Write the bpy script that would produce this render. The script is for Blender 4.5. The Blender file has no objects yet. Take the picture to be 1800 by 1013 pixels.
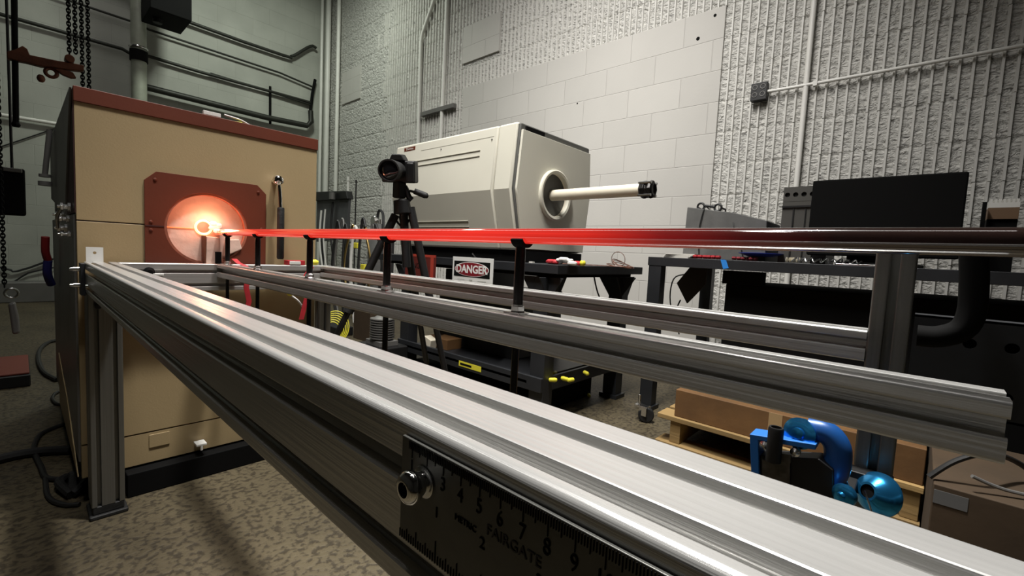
import bpy, bmesh, math, random
from mathutils import Vector, Matrix, noise
random.seed(7)
H = 0.712                      # height of the camera above the floor
FPX = 790.32                   # focal length in pixels of the 1800 px wide frame
CR = Vector((0.674214, -0.736867, 0.049621))
CU = Vector((0.021783, 0.086999, 0.995970))
CF = Vector((0.738215, 0.670416, -0.074707))

# ------------------------------------------------------------ camera, world, lights
scene = bpy.context.scene
cd = bpy.data.cameras.new('camera'); cam = bpy.data.objects.new('camera', cd)
scene.collection.objects.link(cam); scene.camera = cam
cd.sensor_width = 36; cd.lens = 36 * FPX / 1800; cd.clip_start = 0.01; cd.clip_end = 50
cam.matrix_world = Matrix((
    (CR.x, CU.x, -CF.x, 0), (CR.y, CU.y, -CF.y, 0), (CR.z, CU.z, -CF.z, H), (0, 0, 0, 1)))
scene.view_settings.view_transform = 'Standard'
scene.view_settings.look = 'None'
scene.view_settings.exposure = 0.0
scene.view_settings.gamma = 1.0
scene.view_settings.use_curve_mapping = False
w = bpy.data.worlds.new('world'); scene.world = w; w.use_nodes = True
w.node_tree.nodes['Background'].inputs[0].default_value = (0.5, 0.5, 0.5, 1)
w.node_tree.nodes['Background'].inputs[1].default_value = 0.003

def area(name, loc, target, sx, sy, power, color=(1, .97, .9), spread=180):
    l = bpy.data.lights.new(name, 'AREA'); l.shape = 'RECTANGLE'; l.size = sx; l.size_y = sy
    l.energy = power; l.color = color; l.spread = math.radians(spread)
    o = bpy.data.objects.new(name, l); scene.collection.objects.link(o)
    o.location = (loc[0], loc[1], loc[2] + H)
    d = Vector(target) - Vector(loc)
    o.rotation_euler = d.to_track_quat('-Z', 'Y').to_euler()
    return o

def spot(name, loc, target, power, deg, blend, radius, color):
    l = bpy.data.lights.new(name, 'SPOT'); l.energy = power; l.spot_size = math.radians(deg)
    l.spot_blend = blend; l.shadow_soft_size = radius; l.color = color
    o = bpy.data.objects.new(name, l); scene.collection.objects.link(o)
    o.location = (loc[0], loc[1], loc[2] + H)
    o.rotation_euler = (Vector(target) - Vector(loc)).to_track_quat('-Z', 'Y').to_euler()
    return o

# reflector lamps of the hall, above the frame
spot('ceiling_lamp_work', (.88, .62, 3.2), (.50, .28, 0), 900, 62, 1.0, .12, (1, .975, .93))
area('ceiling_lamp_wall', (.68, 1.05, 3.1), (2.4, 1.95, .3), 0.14, 2.3, 60, (1, .97, .93), 88)
area('ceiling_tube_row', (.62, 3.0, 3.3), (.62, 3.0, 0), 0.09, 6.8, 22, (1, .97, .93))
area('ceiling_lamp_hall', (1.75, 4.6, 3.6), (1.9, 5.6, 0.8), 0.6, 0.3, 44, (.93, 1, .88), 150)
# light of the glowing bore of the furnace
pl = bpy.data.lights.new('furnace_glow', 'POINT'); pl.energy = .6; pl.color = (1, .36, .19); pl.shadow_soft_size = .03
po = bpy.data.objects.new('furnace_glow', pl); scene.collection.objects.link(po); po.location = (.385, 1.552, .052 + H)

# ------------------------------------------------------------ pixel -> point helpers (fixed camera)
def ray(x, y):
    return CR * ((x - 900) / FPX) + CU * (-(y - 506.5) / FPX) + CF
def aX(x, y, X): r = ray(x, y); return r * (X / r.x)
def aY(x, y, Y): r = ray(x, y); return r * (Y / r.y)
def aZ(x, y, Z): r = ray(x, y); return r * (Z / r.z)
FZ = -H

# ------------------------------------------------------------ materials
def mat(name, col, rough=.5, metal=0, var=0, vscale=8, bump=0, bscale=40, stretch=None, emis=None, estr=0, coat=0, col2=None, spec=.5, detail=6):
    m = bpy.data.materials.new(name); m.use_nodes = True
    nt = m.node_tree; N = nt.nodes; L = nt.links; b = N['Principled BSDF']
    b.inputs['Base Color'].default_value = (*col, 1); b.inputs['Roughness'].default_value = rough
    b.inputs['Metallic'].default_value = metal; b.inputs['Coat Weight'].default_value = coat
    b.inputs['Specular IOR Level'].default_value = spec
    if emis:
        b.inputs['Emission Color'].default_value = (*emis, 1); b.inputs['Emission Strength'].default_value = estr
    tc = N.new('ShaderNodeTexCoord'); mp = N.new('ShaderNodeMapping'); L.new(tc.outputs['Object'], mp.inputs[0])
    if stretch: mp.inputs['Scale'].default_value = stretch
    if var or col2:
        n = N.new('ShaderNodeTexNoise'); n.inputs['Scale'].default_value = vscale; n.inputs['Detail'].default_value = detail
        L.new(mp.outputs[0], n.inputs['Vector'])
        r = N.new('ShaderNodeValToRGB'); r.color_ramp.elements[0].position = .35; r.color_ramp.elements[1].position = .68
        c2 = col2 if col2 else tuple(c * (1 - var) for c in col)
        r.color_ramp.elements[0].color = (*c2, 1); r.color_ramp.elements[1].color = (*col, 1)
        L.new(n.outputs['Fac'], r.inputs[0]); L.new(r.outputs[0], b.inputs['Base Color'])
    if bump:
        n = N.new('ShaderNodeTexNoise'); n.inputs['Scale'].default_value = bscale; n.inputs['Detail'].default_value = 5
        L.new(mp.outputs[0], n.inputs['Vector'])
        bp = N.new('ShaderNodeBump'); bp.inputs['Strength'].default_value = bump; bp.inputs['Distance'].default_value = .005
        L.new(n.outputs['Fac'], bp.inputs['Height']); L.new(bp.outputs[0], b.inputs['Normal'])
    return m

def block_mat(name, axis, col, yoff, zoff, joint=.35, var=.12):
    """painted concrete block: courses .203 m high, blocks .4 m long; axis = horizontal world axis of the wall"""
    m = bpy.data.materials.new(name); m.use_nodes = True
    nt = m.node_tree; N = nt.nodes; L = nt.links; b = N['Principled BSDF']; b.inputs['Roughness'].default_value = .62
    b.inputs['Specular IOR Level'].default_value = .3
    tc = N.new('ShaderNodeTexCoord'); sp = N.new('ShaderNodeSeparateXYZ'); L.new(tc.outputs['Object'], sp.inputs[0])
    cb = N.new('ShaderNodeCombineXYZ'); L.new(sp.outputs[axis], cb.inputs[0]); L.new(sp.outputs[2], cb.inputs[1])
    mp = N.new('ShaderNodeMapping'); mp.inputs['Location'].default_value = (yoff, zoff, 0); L.new(cb.outputs[0], mp.inputs[0])
    br = N.new('ShaderNodeTexBrick'); L.new(mp.outputs[0], br.inputs[0])
    br.inputs['Scale'].default_value = 1; br.inputs['Brick Width'].default_value = .4; br.inputs['Row Height'].default_value = .2032
    br.inputs['Mortar Size'].default_value = .0035; br.inputs['Mortar Smooth'].default_value = .6
    br.inputs['Color1'].default_value = (*col, 1); br.inputs['Color2'].default_value = (*[c * .94 for c in col], 1)
    br.inputs['Mortar'].default_value = (*[c * .9 for c in col], 1)
    n = N.new('ShaderNodeTexNoise'); n.inputs['Scale'].default_value = 2.2; n.inputs['Detail'].default_value = 6; L.new(tc.outputs['Object'], n.inputs['Vector'])
    mx = N.new('ShaderNodeMixRGB'); mx.blend_type = 'MULTIPLY'; mx.inputs[0].default_value = 1
    rp = N.new('ShaderNodeValToRGB'); rp.color_ramp.elements[0].position = .3; rp.color_ramp.elements[1].position = .7
    rp.color_ramp.elements[0].color = (1 - var, 1 - var, 1 - var, 1); L.new(n.outputs['Fac'], rp.inputs[0])
    L.new(br.outputs['Color'], mx.inputs[1]); L.new(rp.outputs[0], mx.inputs[2]); L.new(mx.outputs[0], b.inputs['Base Color'])
    n2 = N.new('ShaderNodeTexNoise'); n2.inputs['Scale'].default_value = 60; n2.inputs['Detail'].default_value = 4; L.new(tc.outputs['Object'], n2.inputs['Vector'])
    b1 = N.new('ShaderNodeBump'); b1.inputs['Strength'].default_value = .12; b1.inputs['Distance'].default_value = .004; L.new(n2.outputs['Fac'], b1.inputs['Height'])
    b2 = N.new('ShaderNodeBump'); b2.invert = True; b2.inputs['Strength'].default_value = joint; b2.inputs['Distance'].default_value = .008
    L.new(br.outputs['Fac'], b2.inputs['Height']); L.new(b1.outputs[0], b2.inputs['Normal']); L.new(b2.outputs[0], b.inputs['Normal'])
    return m

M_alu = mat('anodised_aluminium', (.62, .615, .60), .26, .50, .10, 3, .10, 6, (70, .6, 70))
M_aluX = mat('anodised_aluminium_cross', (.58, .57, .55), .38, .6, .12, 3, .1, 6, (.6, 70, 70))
M_aluZ = mat('anodised_aluminium_upright', (.25, .25, .235), .42, .85, .12, 3, .1, 6, (70, 70, .6))  # same aluminium as the beams, darkened for the shade on the uprights
M_slot = mat('slot_floor_aluminium', (.2, .2, .19), .5, .7, .2, 5)
M_steel = mat('bright_steel', (.75, .75, .74), .2, 1, .15, 30)
M_chrome = mat('chrome', (.85, .84, .82), .08, 1)
M_ruler = mat('steel_rule', (.15, .15, .14), .40, .7, .25, 14, .06, 80)
M_black = mat('black_paint', (.009, .009, .0095), .5, 0, .3, 12)
M_blackm = mat('black_matte', (.004, .004, .004), .8, spec=.12)
M_rubber = mat('black_rubber', (.010, .010, .010), .65, 0, .3, 30, .3, 90)
M_post = mat('burnished_black_post', (.03, .028, .027), .25, .6)
M_tan = mat('tan_enamel', (.40, .30, .16), .5, 0, .10, 2.5, .05, 250)
M_red = mat('oxide_red_enamel', (.14, .030, .012), .5, 0, .15, 5, .04, 120)
M_maroon = mat('dark_maroon_recess', (.05, .012, .01), .7)
M_greyp = mat('grey_sheet_steel', (.21, .205, .195), .45, .3, .2, 5)
M_darkgrey = mat('dark_grey_bench_steel', (.028, .030, .034), .45, .2, .25, 9, .05, 60)
M_cream = mat('warm_grey_enamel', (.68, .66, .56), .45, 0, .05, 3)
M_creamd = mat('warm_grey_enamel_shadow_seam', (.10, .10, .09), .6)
M_ceramic = mat('cream_ceramic', (.78, .72, .58), .4, 0, .08, 9)
M_fibre = mat('white_fibre_board', (.80, .60, .50), .85, 0, .28, 9, .5, 30)
M_white = mat('white_plastic', (.75, .75, .72), .4)
M_wpaint = mat('white_gloss_paint', (.84, .83, .78), .4, 0, .08, 6)
M_conc = None
M_card = mat('brown_cardboard', (.17, .083, .026), .75, 0, .35, 7, .15, 40)
M_cardd = mat('dull_brown_cardboard', (.065, .04, .02), .8, 0, .3, 6, .1, 40)
M_wood = mat('pallet_wood', (.40, .26, .10), .75, 0, .45, 4, .25, 20, (1, .35, 6))
M_rust = mat('rusty_orange_steel', (.17, .055, .022), .6, .3, .55, 10, .3, 40)
M_yellow = mat('yellow_plastic', (.75, .68, .05), .45)
M_redp = mat('red_webbing', (.50, .02, .03), .6, 0, .3, 40)
M_blue = mat('blue_enamel', (.015, .10, .36), .35, .1, .25, 8)
M_bluem = mat('blue_anodised_metal', (.04, .34, .75), .22, .9)
M_tape = mat('blue_masking_tape', (.02, .24, .75), .7)
M_cable = mat('black_cable', (.012, .012, .012), .5)
M_greenpaint = mat('grey_green_pipe_paint', (.36, .38, .31), .5, .1, .25, 8)
M_dpipe = mat('dark_iron_pipe', (.035, .037, .03), .5, .4, .3, 8)
M_brass = mat('brass', (.45, .32, .12), .3, 1)
M_glass = mat('dark_glass', (.01, .01, .012), .05, 0, coat=1)
M_paper = mat('white_paper', (.72, .70, .64), .8, 0, .1, 20)
M_bootgrey = mat('grey_fabric', (.13, .13, .125), .8, 0, .2, 20)
M_hot = mat('white_hot_bore', (1, .6, .3), .6, emis=(1.0, .52, .22), estr=2.6)
M_warm = mat('orange_hot_rim', (.8, .3, .12), .6, emis=(1, .18, .04), estr=1.2)

def rod_mat():
    m = bpy.data.materials.new('glowing_quartz_rod'); m.use_nodes = True
    nt = m.node_tree; N = nt.nodes; L = nt.links; b = N['Principled BSDF']
    b.inputs['Roughness'].default_value = .07; b.inputs['IOR'].default_value = 2.2; b.inputs['Coat Weight'].default_value = 1; b.inputs['Coat Roughness'].default_value = .04
    tc = N.new('ShaderNodeTexCoord'); sp = N.new('ShaderNodeSeparateXYZ'); L.new(tc.outputs['Object'], sp.inputs[0])
    mr = N.new('ShaderNodeMapRange'); mr.inputs['From Min'].default_value = -.85; mr.inputs['From Max'].default_value = .85
    L.new(sp.outputs[1], mr.inputs['Value'])
    r = N.new('ShaderNodeValToRGB'); e = r.color_ramp.elements       # position 0 = end by the camera, 1 = end in the furnace
    e[0].position = 0.0; e[0].color = (0.0, 0.0, 0.0, 1); e[1].position = 1; e[1].color = (1.0, .16, .07, 1)
    for p, c in ((.075, (.004, .001, .001, 1)), (.11, (.05, .004, .004, 1)), (.15, (.20, .008, .008, 1)), (.20, (.72, .022, .014, 1)), (.30, (.95, .035, .022, 1)), (.80, (1.0, .05, .03, 1)), (.9, (1.0, .10, .05, 1))):
        k = e.new(p); k.color = c
    L.new(mr.outputs[0], r.inputs[0])
    n = N.new('ShaderNodeTexNoise'); n.inputs['Scale'].default_value = 4; mp = N.new('ShaderNodeMapping'); mp.inputs['Scale'].default_value = (90, .8, 90)
    L.new(tc.outputs['Object'], mp.inputs[0]); L.new(mp.outputs[0], n.inputs['Vector'])
    mm = N.new('ShaderNodeMapRange'); mm.inputs['To Min'].default_value = .62; mm.inputs['To Max'].default_value = 1.25; L.new(n.outputs['Fac'], mm.inputs['Value'])
    L.new(r.outputs[0], b.inputs['Emission Color']); L.new(mm.outputs[0], b.inputs['Emission Strength'])
    b.inputs['Base Color'].default_value = (.02, .012, .01, 1)
    return m
M_rod = rod_mat()

def floor_mat():
    m = bpy.data.materials.new('worn_concrete'); m.use_nodes = True
    nt = m.node_tree; N = nt.nodes; L = nt.links; b = N['Principled BSDF']; b.inputs['Roughness'].default_value = .6
    tc = N.new('ShaderNodeTexCoord')
    n = N.new('ShaderNodeTexNoise'); n.inputs['Scale'].default_value = 1.6; n.inputs['Detail'].default_value = 8; n.inputs['Roughness'].default_value = .62; L.new(tc.outputs['Object'], n.inputs['Vector'])
    r = N.new('ShaderNodeValToRGB'); r.color_ramp.elements[0].position = .3; r.color_ramp.elements[1].position = .72
    r.color_ramp.elements[0].color = (.042, .032, .016, 1); r.color_ramp.elements[1].color = (.125, .10, .056, 1); L.new(n.outputs['Fac'], r.inputs[0])
    v = N.new('ShaderNodeTexNoise'); v.inputs['Scale'].default_value = 72; v.inputs['Detail'].default_value = 4; L.new(tc.outputs['Object'], v.inputs['Vector'])
    r2 = N.new('ShaderNodeValToRGB'); r2.color_ramp.elements[0].position = .40; r2.color_ramp.elements[1].position = .52
    r2.color_ramp.elements[0].color = (.25, .22, .18, 1); r2.color_ramp.elements[1].color = (1, 1, 1, 1); L.new(v.outputs['Fac'], r2.inputs[0])
    mx = N.new('ShaderNodeMixRGB'); mx.blend_type = 'MULTIPLY'; mx.inputs[0].default_value = .8
    L.new(r.outputs[0], mx.inputs[1]); L.new(r2.outputs[0], mx.inputs[2]); L.new(mx.outputs[0], b.inputs['Base Color'])
    bp = N.new('ShaderNodeBump'); bp.inputs['Strength'].default_value = .5; bp.inputs['Distance'].default_value = .006
    L.new(v.outputs['Fac'], bp.inputs['Height']); L.new(bp.outputs[0], b.inputs['Normal'])
    return m
M_conc = floor_mat()

def rough_wall_mat():
    m = bpy.data.materials.new('painted_split_face'); m.use_nodes = True
    nt = m.node_tree; N = nt.nodes; L = nt.links; b = N['Principled BSDF']; b.inputs['Roughness'].default_value = .6
    b.inputs['Specular IOR Level'].default_value = .3
    tc = N.new('ShaderNodeTexCoord')
    mp = N.new('ShaderNodeMapping'); mp.inputs['Scale'].default_value = (1, .75, 1.5); L.new(tc.outputs['Object'], mp.inputs[0])
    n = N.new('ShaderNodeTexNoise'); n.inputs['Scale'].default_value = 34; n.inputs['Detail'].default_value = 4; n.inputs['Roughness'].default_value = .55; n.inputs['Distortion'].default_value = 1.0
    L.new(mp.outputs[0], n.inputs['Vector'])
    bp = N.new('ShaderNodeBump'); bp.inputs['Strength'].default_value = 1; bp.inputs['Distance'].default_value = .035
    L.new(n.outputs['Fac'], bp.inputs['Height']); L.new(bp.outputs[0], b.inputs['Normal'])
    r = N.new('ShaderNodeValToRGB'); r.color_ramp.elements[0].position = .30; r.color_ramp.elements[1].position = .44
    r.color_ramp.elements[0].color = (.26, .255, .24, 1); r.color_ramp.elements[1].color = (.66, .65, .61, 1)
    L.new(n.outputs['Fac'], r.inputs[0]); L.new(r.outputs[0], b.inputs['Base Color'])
    return m
M_rough = rough_wall_mat()
M_rib = mat('painted_rib', (.70, .69, .65), .5, 0, .1, 20, .1, 60)
# row lines at z(camera frame)=1.679 - n*.2032 ; vertical joint at Y=1.288 in the top row
M_patch = block_mat('painted_smooth_block', 1, (.56, .545, .51), -1.288 + 4.0, -(1.679 + H) + .2032 * 20, .5, .06)
M_back = block_mat('painted_block_back', 0, (.46, .47, .42), .1, .05, .35, .22)

# ------------------------------------------------------------ mesh helpers (coordinates: x, y, z above the camera)
class MB:
    def __init__(s): s.bm = bmesh.new(); s.mi = 0; s.mats = []
    def m(s, mt):
        if mt not in s.mats: s.mats.append(mt)
        s.mi = s.mats.index(mt); return s
    def _f(s, vs):
        try:
            f = s.bm.faces.new(vs); f.material_index = s.mi; return f
        except ValueError: return None
    def v(s, p): return s.bm.verts.new(p)
    def box(s, x0, x1, y0, y1, z0, z1, M=None):
        P = [Vector((x, y, z)) for z in (z0, z1) for y in (y0, y1) for x in (x0, x1)]
        if M is not None: P = [M @ p for p in P]
        V = [s.v(p) for p in P]
        for q in ((0, 2, 3, 1), (4, 5, 7, 6), (0, 1, 5, 4), (2, 6, 7, 3), (0, 4, 6, 2), (1, 3, 7, 5)): s._f([V[i] for i in q])
        return s
    def prism(s, poly, axis, a, b):
        def mk(u, v, t): return {'X': (t, u, v), 'Y': (u, t, v), 'Z': (u, v, t)}[axis]
        A = [s.v(mk(u, v, a)) for u, v in poly]; B = [s.v(mk(u, v, b)) for u, v in poly]
        n = len(poly)
        s._f(A[::-1]); s._f(B)
        for i in range(n): s._f([A[i], A[(i + 1) % n], B[(i + 1) % n], B[i]])
        return s
    def loft(s, rings, cap=True):
        R = [[s.v(p) for p in r] for r in rings]; n = len(R[0])
        for a, b in zip(R, R[1:]):
            for i in range(n): s._f([a[i], a[(i + 1) % n], b[(i + 1) % n], b[i]])
        if cap: s._f(R[0][::-1]); s._f(R[-1])
        return s
    def cyl(s, p0, p1, r0, r1=None, n=20, cap=True):
        p0, p1 = Vector(p0), Vector(p1); r1 = r0 if r1 is None else r1
        d = (p1 - p0).normalized(); u = d.orthogonal().normalized(); w_ = d.cross(u)
        ring = lambda c, r: [c + (u * math.cos(2 * math.pi * i / n) + w_ * math.sin(2 * math.pi * i / n)) * r for i in range(n)]
        return s.loft([ring(p0, r0), ring(p1, r1)], cap)
    def lathe(s, prof, p0, d, n=24, cap=True):
        """prof: list of (distance along d, radius)"""
        p0 = Vector(p0); d = Vector(d).normalized(); u = d.orthogonal().normalized(); w_ = d.cross(u)
        return s.loft([[p0 + d * t + (u * math.cos(2 * math.pi * i / n) + w_ * math.sin(2 * math.pi * i / n)) * max(r, 1e-5) for i in range(n)] for t, r in prof], cap)
    def tube(s, pts, r, n=8, smooth=4, closed=False):
        P = [Vector(p) for p in pts]
        if smooth and len(P) > 2:
            Q = []
            m_ = len(P); rng = range(m_ if closed else m_ - 1)
            for i in rng:
                p0 = P[(i - 1) % m_] if (closed or i > 0) else P[i]; p1 = P[i]; p2 = P[(i + 1) % m_]
                p3 = P[(i + 2) % m_] if (closed or i + 2 < m_) else p2
                for k in range(smooth):
                    t = k / smooth
                    Q.append(.5 * ((2 * p1) + (-p0 + p2) * t + (2 * p0 - 5 * p1 + 4 * p2 - p3) * t * t + (-p0 + 3 * p1 - 3 * p2 + p3) * t ** 3))
            if not closed: Q.append(P[-1])
            P = Q
        rings = []; u = None
        for i, p in enumerate(P):
            a = P[i - 1] if (i > 0 or closed) else p; b = P[(i + 1) % len(P)] if (i + 1 < len(P) or closed) else p
            d = (b - a).normalized()
            u = (u - d * u.dot(d)).normalized() if u is not None and (u - d * u.dot(d)).length > 1e-6 else d.orthogonal().normalized()
            w_ = d.cross(u)
            rings.append([p + (u * math.cos(2 * math.pi * k / n) + w_ * math.sin(2 * math.pi * k / n)) * r for k in range(n)])
        if closed: return s.loft(rings + [rings[0]], False)
        return s.loft(rings)
    def sphere(s, c, r, sc=(1, 1, 1), n=16):
        c = Vector(c)
        rings = []
        for j in range(1, n // 2):
            a = math.pi * j / (n // 2)
            rings.append([c + Vector((math.sin(a) * math.cos(2 * math.pi * i / n) * sc[0], math.sin(a) * math.sin(2 * math.pi * i / n) * sc[1], -math.cos(a) * sc[2])) * r for i in range(n)])
        return s.loft(rings)
    def torus(s, c, R, r, M=None, n=24, k=8, sx=1, sy=1):
        c = Vector(c); rings = []
        for i in range(n):
            a = 2 * math.pi * i / n; ca, sa = math.cos(a), math.sin(a)
            ring = []
            for j in range(k):
                b = 2 * math.pi * j / k; q = Vector(((R + r * math.cos(b)) * ca * sx, (R + r * math.cos(b)) * sa * sy, r * math.sin(b)))
                if M is not None: q = M @ q
                ring.append(c + q)
            rings.append(ring)
        return s.loft(rings + [rings[0]], False)
    def disc_hole(s, outer, c, r, axis, a, b, n=48):
        """plate with outline 'outer' (convex polygon in the two other axes) and a round hole"""
        def mk(u, v, t): return {'X': (t, u, v), 'Y': (u, t, v), 'Z': (u, v, t)}[axis]
        angs = sorted(set([2 * math.pi * i / n for i in range(n)] + [math.atan2(v - c[1], u - c[0]) % (2 * math.pi) for u, v in outer]))
        def hit(t):
            dx, dy = math.cos(t), math.sin(t); best = None
            for i in range(len(outer)):
                (x1, y1), (x2, y2) = outer[i], outer[(i + 1) % len(outer)]
                ex, ey = x2 - x1, y2 - y1; den = dx * ey - dy * ex
                if abs(den) < 1e-9: continue
                k = ((x1 - c[0]) * ey - (y1 - c[1]) * ex) / den; q = ((x1 - c[0]) * dy - (y1 - c[1]) * dx) / den
                if k > 0 and -1e-6 <= q <= 1 + 1e-6: best = k if best is None else min(best, k)
            return (c[0] + dx * best, c[1] + dy * best)
        O = [hit(t) for t in angs]; I = [(c[0] + math.cos(t) * r, c[1] + math.sin(t) * r) for t in angs]
        va = [[s.v(mk(u, v, a)) for u, v in O], [s.v(mk(u, v, a)) for u, v in I]]
        vb = [[s.v(mk(u, v, b)) for u, v in O], [s.v(mk(u, v, b)) for u, v in I]]
        k = len(angs)
        for i in range(k):
            j = (i + 1) % k
            s._f([va[0][i], va[1][i], va[1][j], va[0][j]]); s._f([vb[0][i], vb[0][j], vb[1][j], vb[1][i]])
            s._f([va[0][i], va[0][j], vb[0][j], vb[0][i]]); s._f([va[1][j], va[1][i], vb[1][i], vb[1][j]])
        return s
    def text(s, body, size, origin, xd, yd, depth=.0004, align='CENTER', sx=1, bold=0):
        c = bpy.data.curves.new('t', 'FONT'); c.body = body; c.size = size; c.extrude = depth; c.align_x = align; c.align_y = 'CENTER'; c.resolution_u = 3; c.offset = bold
        o = bpy.data.objects.new('t', c); scene.collection.objects.link(o)
        dg = bpy.context.evaluated_depsgraph_get(); me = bpy.data.meshes.new_from_object(o.evaluated_get(dg))
        xd, yd = Vector(xd), Vector(yd); zd = xd.cross(yd); o_ = Vector(origin)
        V = [s.v(o_ + xd * v.co.x * sx + yd * v.co.y + zd * v.co.z) for v in me.vertices]
        for p in me.polygons: s._f([V[i] for i in p.vertices])
        bpy.data.objects.remove(o); bpy.data.meshes.remove(me); bpy.data.curves.remove(c)
        return s
    def build(s, name, mt=None, parent=None, bevel=0, seg=2, ang=35, smooth=True, dig=False):
        bm = s.bm
        bmesh.ops.recalc_face_normals(bm, faces=bm.faces)
        co = [v.co for v in bm.verts]
        if parent is not None:
            off = Vector((0, 0, -H)); q_ = parent
            while q_ is not None: off = off + q_.location; q_ = q_.parent
        else:
            off = Vector(((min(c.x for c in co) + max(c.x for c in co)) / 2, (min(c.y for c in co) + max(c.y for c in co)) / 2, min(c.z for c in co)))
        for v in bm.verts: v.co = v.co - off
        me = bpy.data.meshes.new(name); bm.to_mesh(me); bm.free()
        for mm in (s.mats if s.mats else [mt]): me.materials.append(mm)
        if smooth:
            for p in me.polygons: p.use_smooth = True
            me.set_sharp_from_angle(angle=math.radians(ang))
        o = bpy.data.objects.new(name, me); scene.collection.objects.link(o)
        if parent is not None: o.parent = parent
        else: o.location = off + Vector((0, 0, H))
        if bevel:
            bv = o.modifiers.new('bevel', 'BEVEL'); bv.width = bevel; bv.segments = seg; bv.limit_method = 'ANGLE'; bv.angle_limit = math.radians(40)
            bv.harden_normals = bool(smooth)
        return o

def thing(name, label, cat, loc, group=None):
    o = bpy.data.objects.new(name, None); scene.collection.objects.link(o); o.empty_display_size = .05
    o.location = (loc[0], loc[1], loc[2] + H); o['label'] = label; o['category'] = cat
    if group: o['group'] = group
    bpy.context.view_layer.update()
    return o
def tag(o, label, cat, group=None, kind=None):
    o['label'] = label; o['category'] = cat
    if group: o['group'] = group
    if kind: o['kind'] = kind
    return o
def copy_tree(o, parent=None):
    c = o.copy(); scene.collection.objects.link(c)
    if parent is not None: c.parent = parent
    for ch in list(o.children): copy_tree(ch, c)
    return c
def struct(mb, name, mt=None, **k):
    o = mb.build(name, mt, **k); o['kind'] = 'structure'; return o

# ============================================================ THE SETTING
XW = 3.13; YB = 6.734; ZC = 3.9; YF = -2.6; XL = -2.6
struct(MB().box(XL - .1, XW + .2, YF - .1, YB + .1, FZ - .1, FZ), 'floor', M_conc)
struct(MB().box(XL - .1, XW + .2, YF - .1, YB + .1, ZC, ZC + .1), 'ceiling', mat('dark_ceiling', (.04, .04, .04), .8, 0, .2, 3))
struct(MB().box(XL - .1, XW + .03, YB, YB + .1, FZ, ZC), 'wall_back', M_back)
M_dimwall = block_mat('painted_block_side', 1, (.08, .08, .075), 0, 0, .3, .15)  # unseen left and front walls, coloured dark to cut bounced light
struct(MB().box(XL - .1, XL, YF - .1, YB + .1, FZ, ZC), 'wall_left', M_dimwall)
struct(MB().box(XL - .1, XW + .2, YF - .1, YF, FZ, ZC), 'wall_front', block_mat('painted_block_front', 0, (.08, .08, .075), 0, 0, .3, .15))

# wall_right: ribbed split-face block with smooth block patches
PATCH = [(1.09, 3.66, FZ, 1.679), (3.165, 3.69, 1.93, 2.29), (5.77, 6.27, 1.99, 2.42), (5.77, 6.27, 3.46, 3.87)]
wb = MB()
wb.m(M_rough)
RY0, RY1 = YF, YB; XR = XW + .016; st = .0165
ny = int((RY1 - RY0) / st); nz = int((ZC - FZ) / .018)
grid = {}
def inpatch(y, z, e=0):
    return any(a + e < y < b - e and c + e < z < d - e for a, b, c, d in PATCH)
for i in range(ny + 1):
    for j in range(nz + 1):
        y = RY0 + (RY1 - RY0) * i / ny; z = FZ + (ZC - FZ) * j / nz
        if inpatch(y, z, .04): continue
        q = Vector((y * 30, z * 48, 3.1)); h = noise.noise(q) * .65 + noise.noise(q * 2.3) * .35
        row = (z - 1.679) / .2032; fr = abs(row - round(row)) * .2032
        dx = -.011 * h + (.006 if fr < .009 else 0)
        grid[i, j] = wb.v((XR + dx, y, z))
for i in range(ny):
    for j in range(nz):
        k = [(i, j), (i + 1, j), (i + 1, j + 1), (i, j + 1)]
        if all(q in grid for q in k): wb._f([grid[q] for q in k])
wb.m(M_rib)
y = .4 - .0494 * 80
while y < YB - .02:
    if y > YF + .02:
        z = FZ
        rows = [FZ] + [1.679 - .2032 * k for k in range(11, -12, -1) if FZ < 1.679 - .2032 * k < ZC] + [ZC]
        for z0, z1 in zip(rows, rows[1:]):
            if inpatch(y, (z0 + z1) / 2, -.006) or y > 5.15 + .35 * noise.noise(Vector((y * 9, z0 * 9, 0))): continue
            jy = random.uniform(-.0016, .0016); jx = random.uniform(0, .003); t1, t0 = (.0045, .0085)
            for a, b in PATCH[1:] and [(z0 + .002, z1 - .002)]:
                vs = []
                for zz in (a, b):
                    vs.append([wb.v((XR + .012, y + jy - t0, zz)), wb.v((XW + jx, y + jy - t1, zz)), wb.v((XW + jx, y + jy + t1, zz)), wb.v((XR + .012, y + jy + t0, zz))])
                A, B = vs
                for p in range(3): wb._f([A[p], A[p + 1], B[p + 1], B[p]])
                wb._f(A[::-1]); wb._f(B)
    y += .0494
wb.m(M_patch)
for a, b, c, d in PATCH:
    wb.box(XW - .002, XW + .05, a, b, c, d)
wb.m(M_rough); wb.box(XW + .05, XW + .2, YF, YB, FZ, ZC)
struct(wb, 'wall_right', smooth=False)

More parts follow.
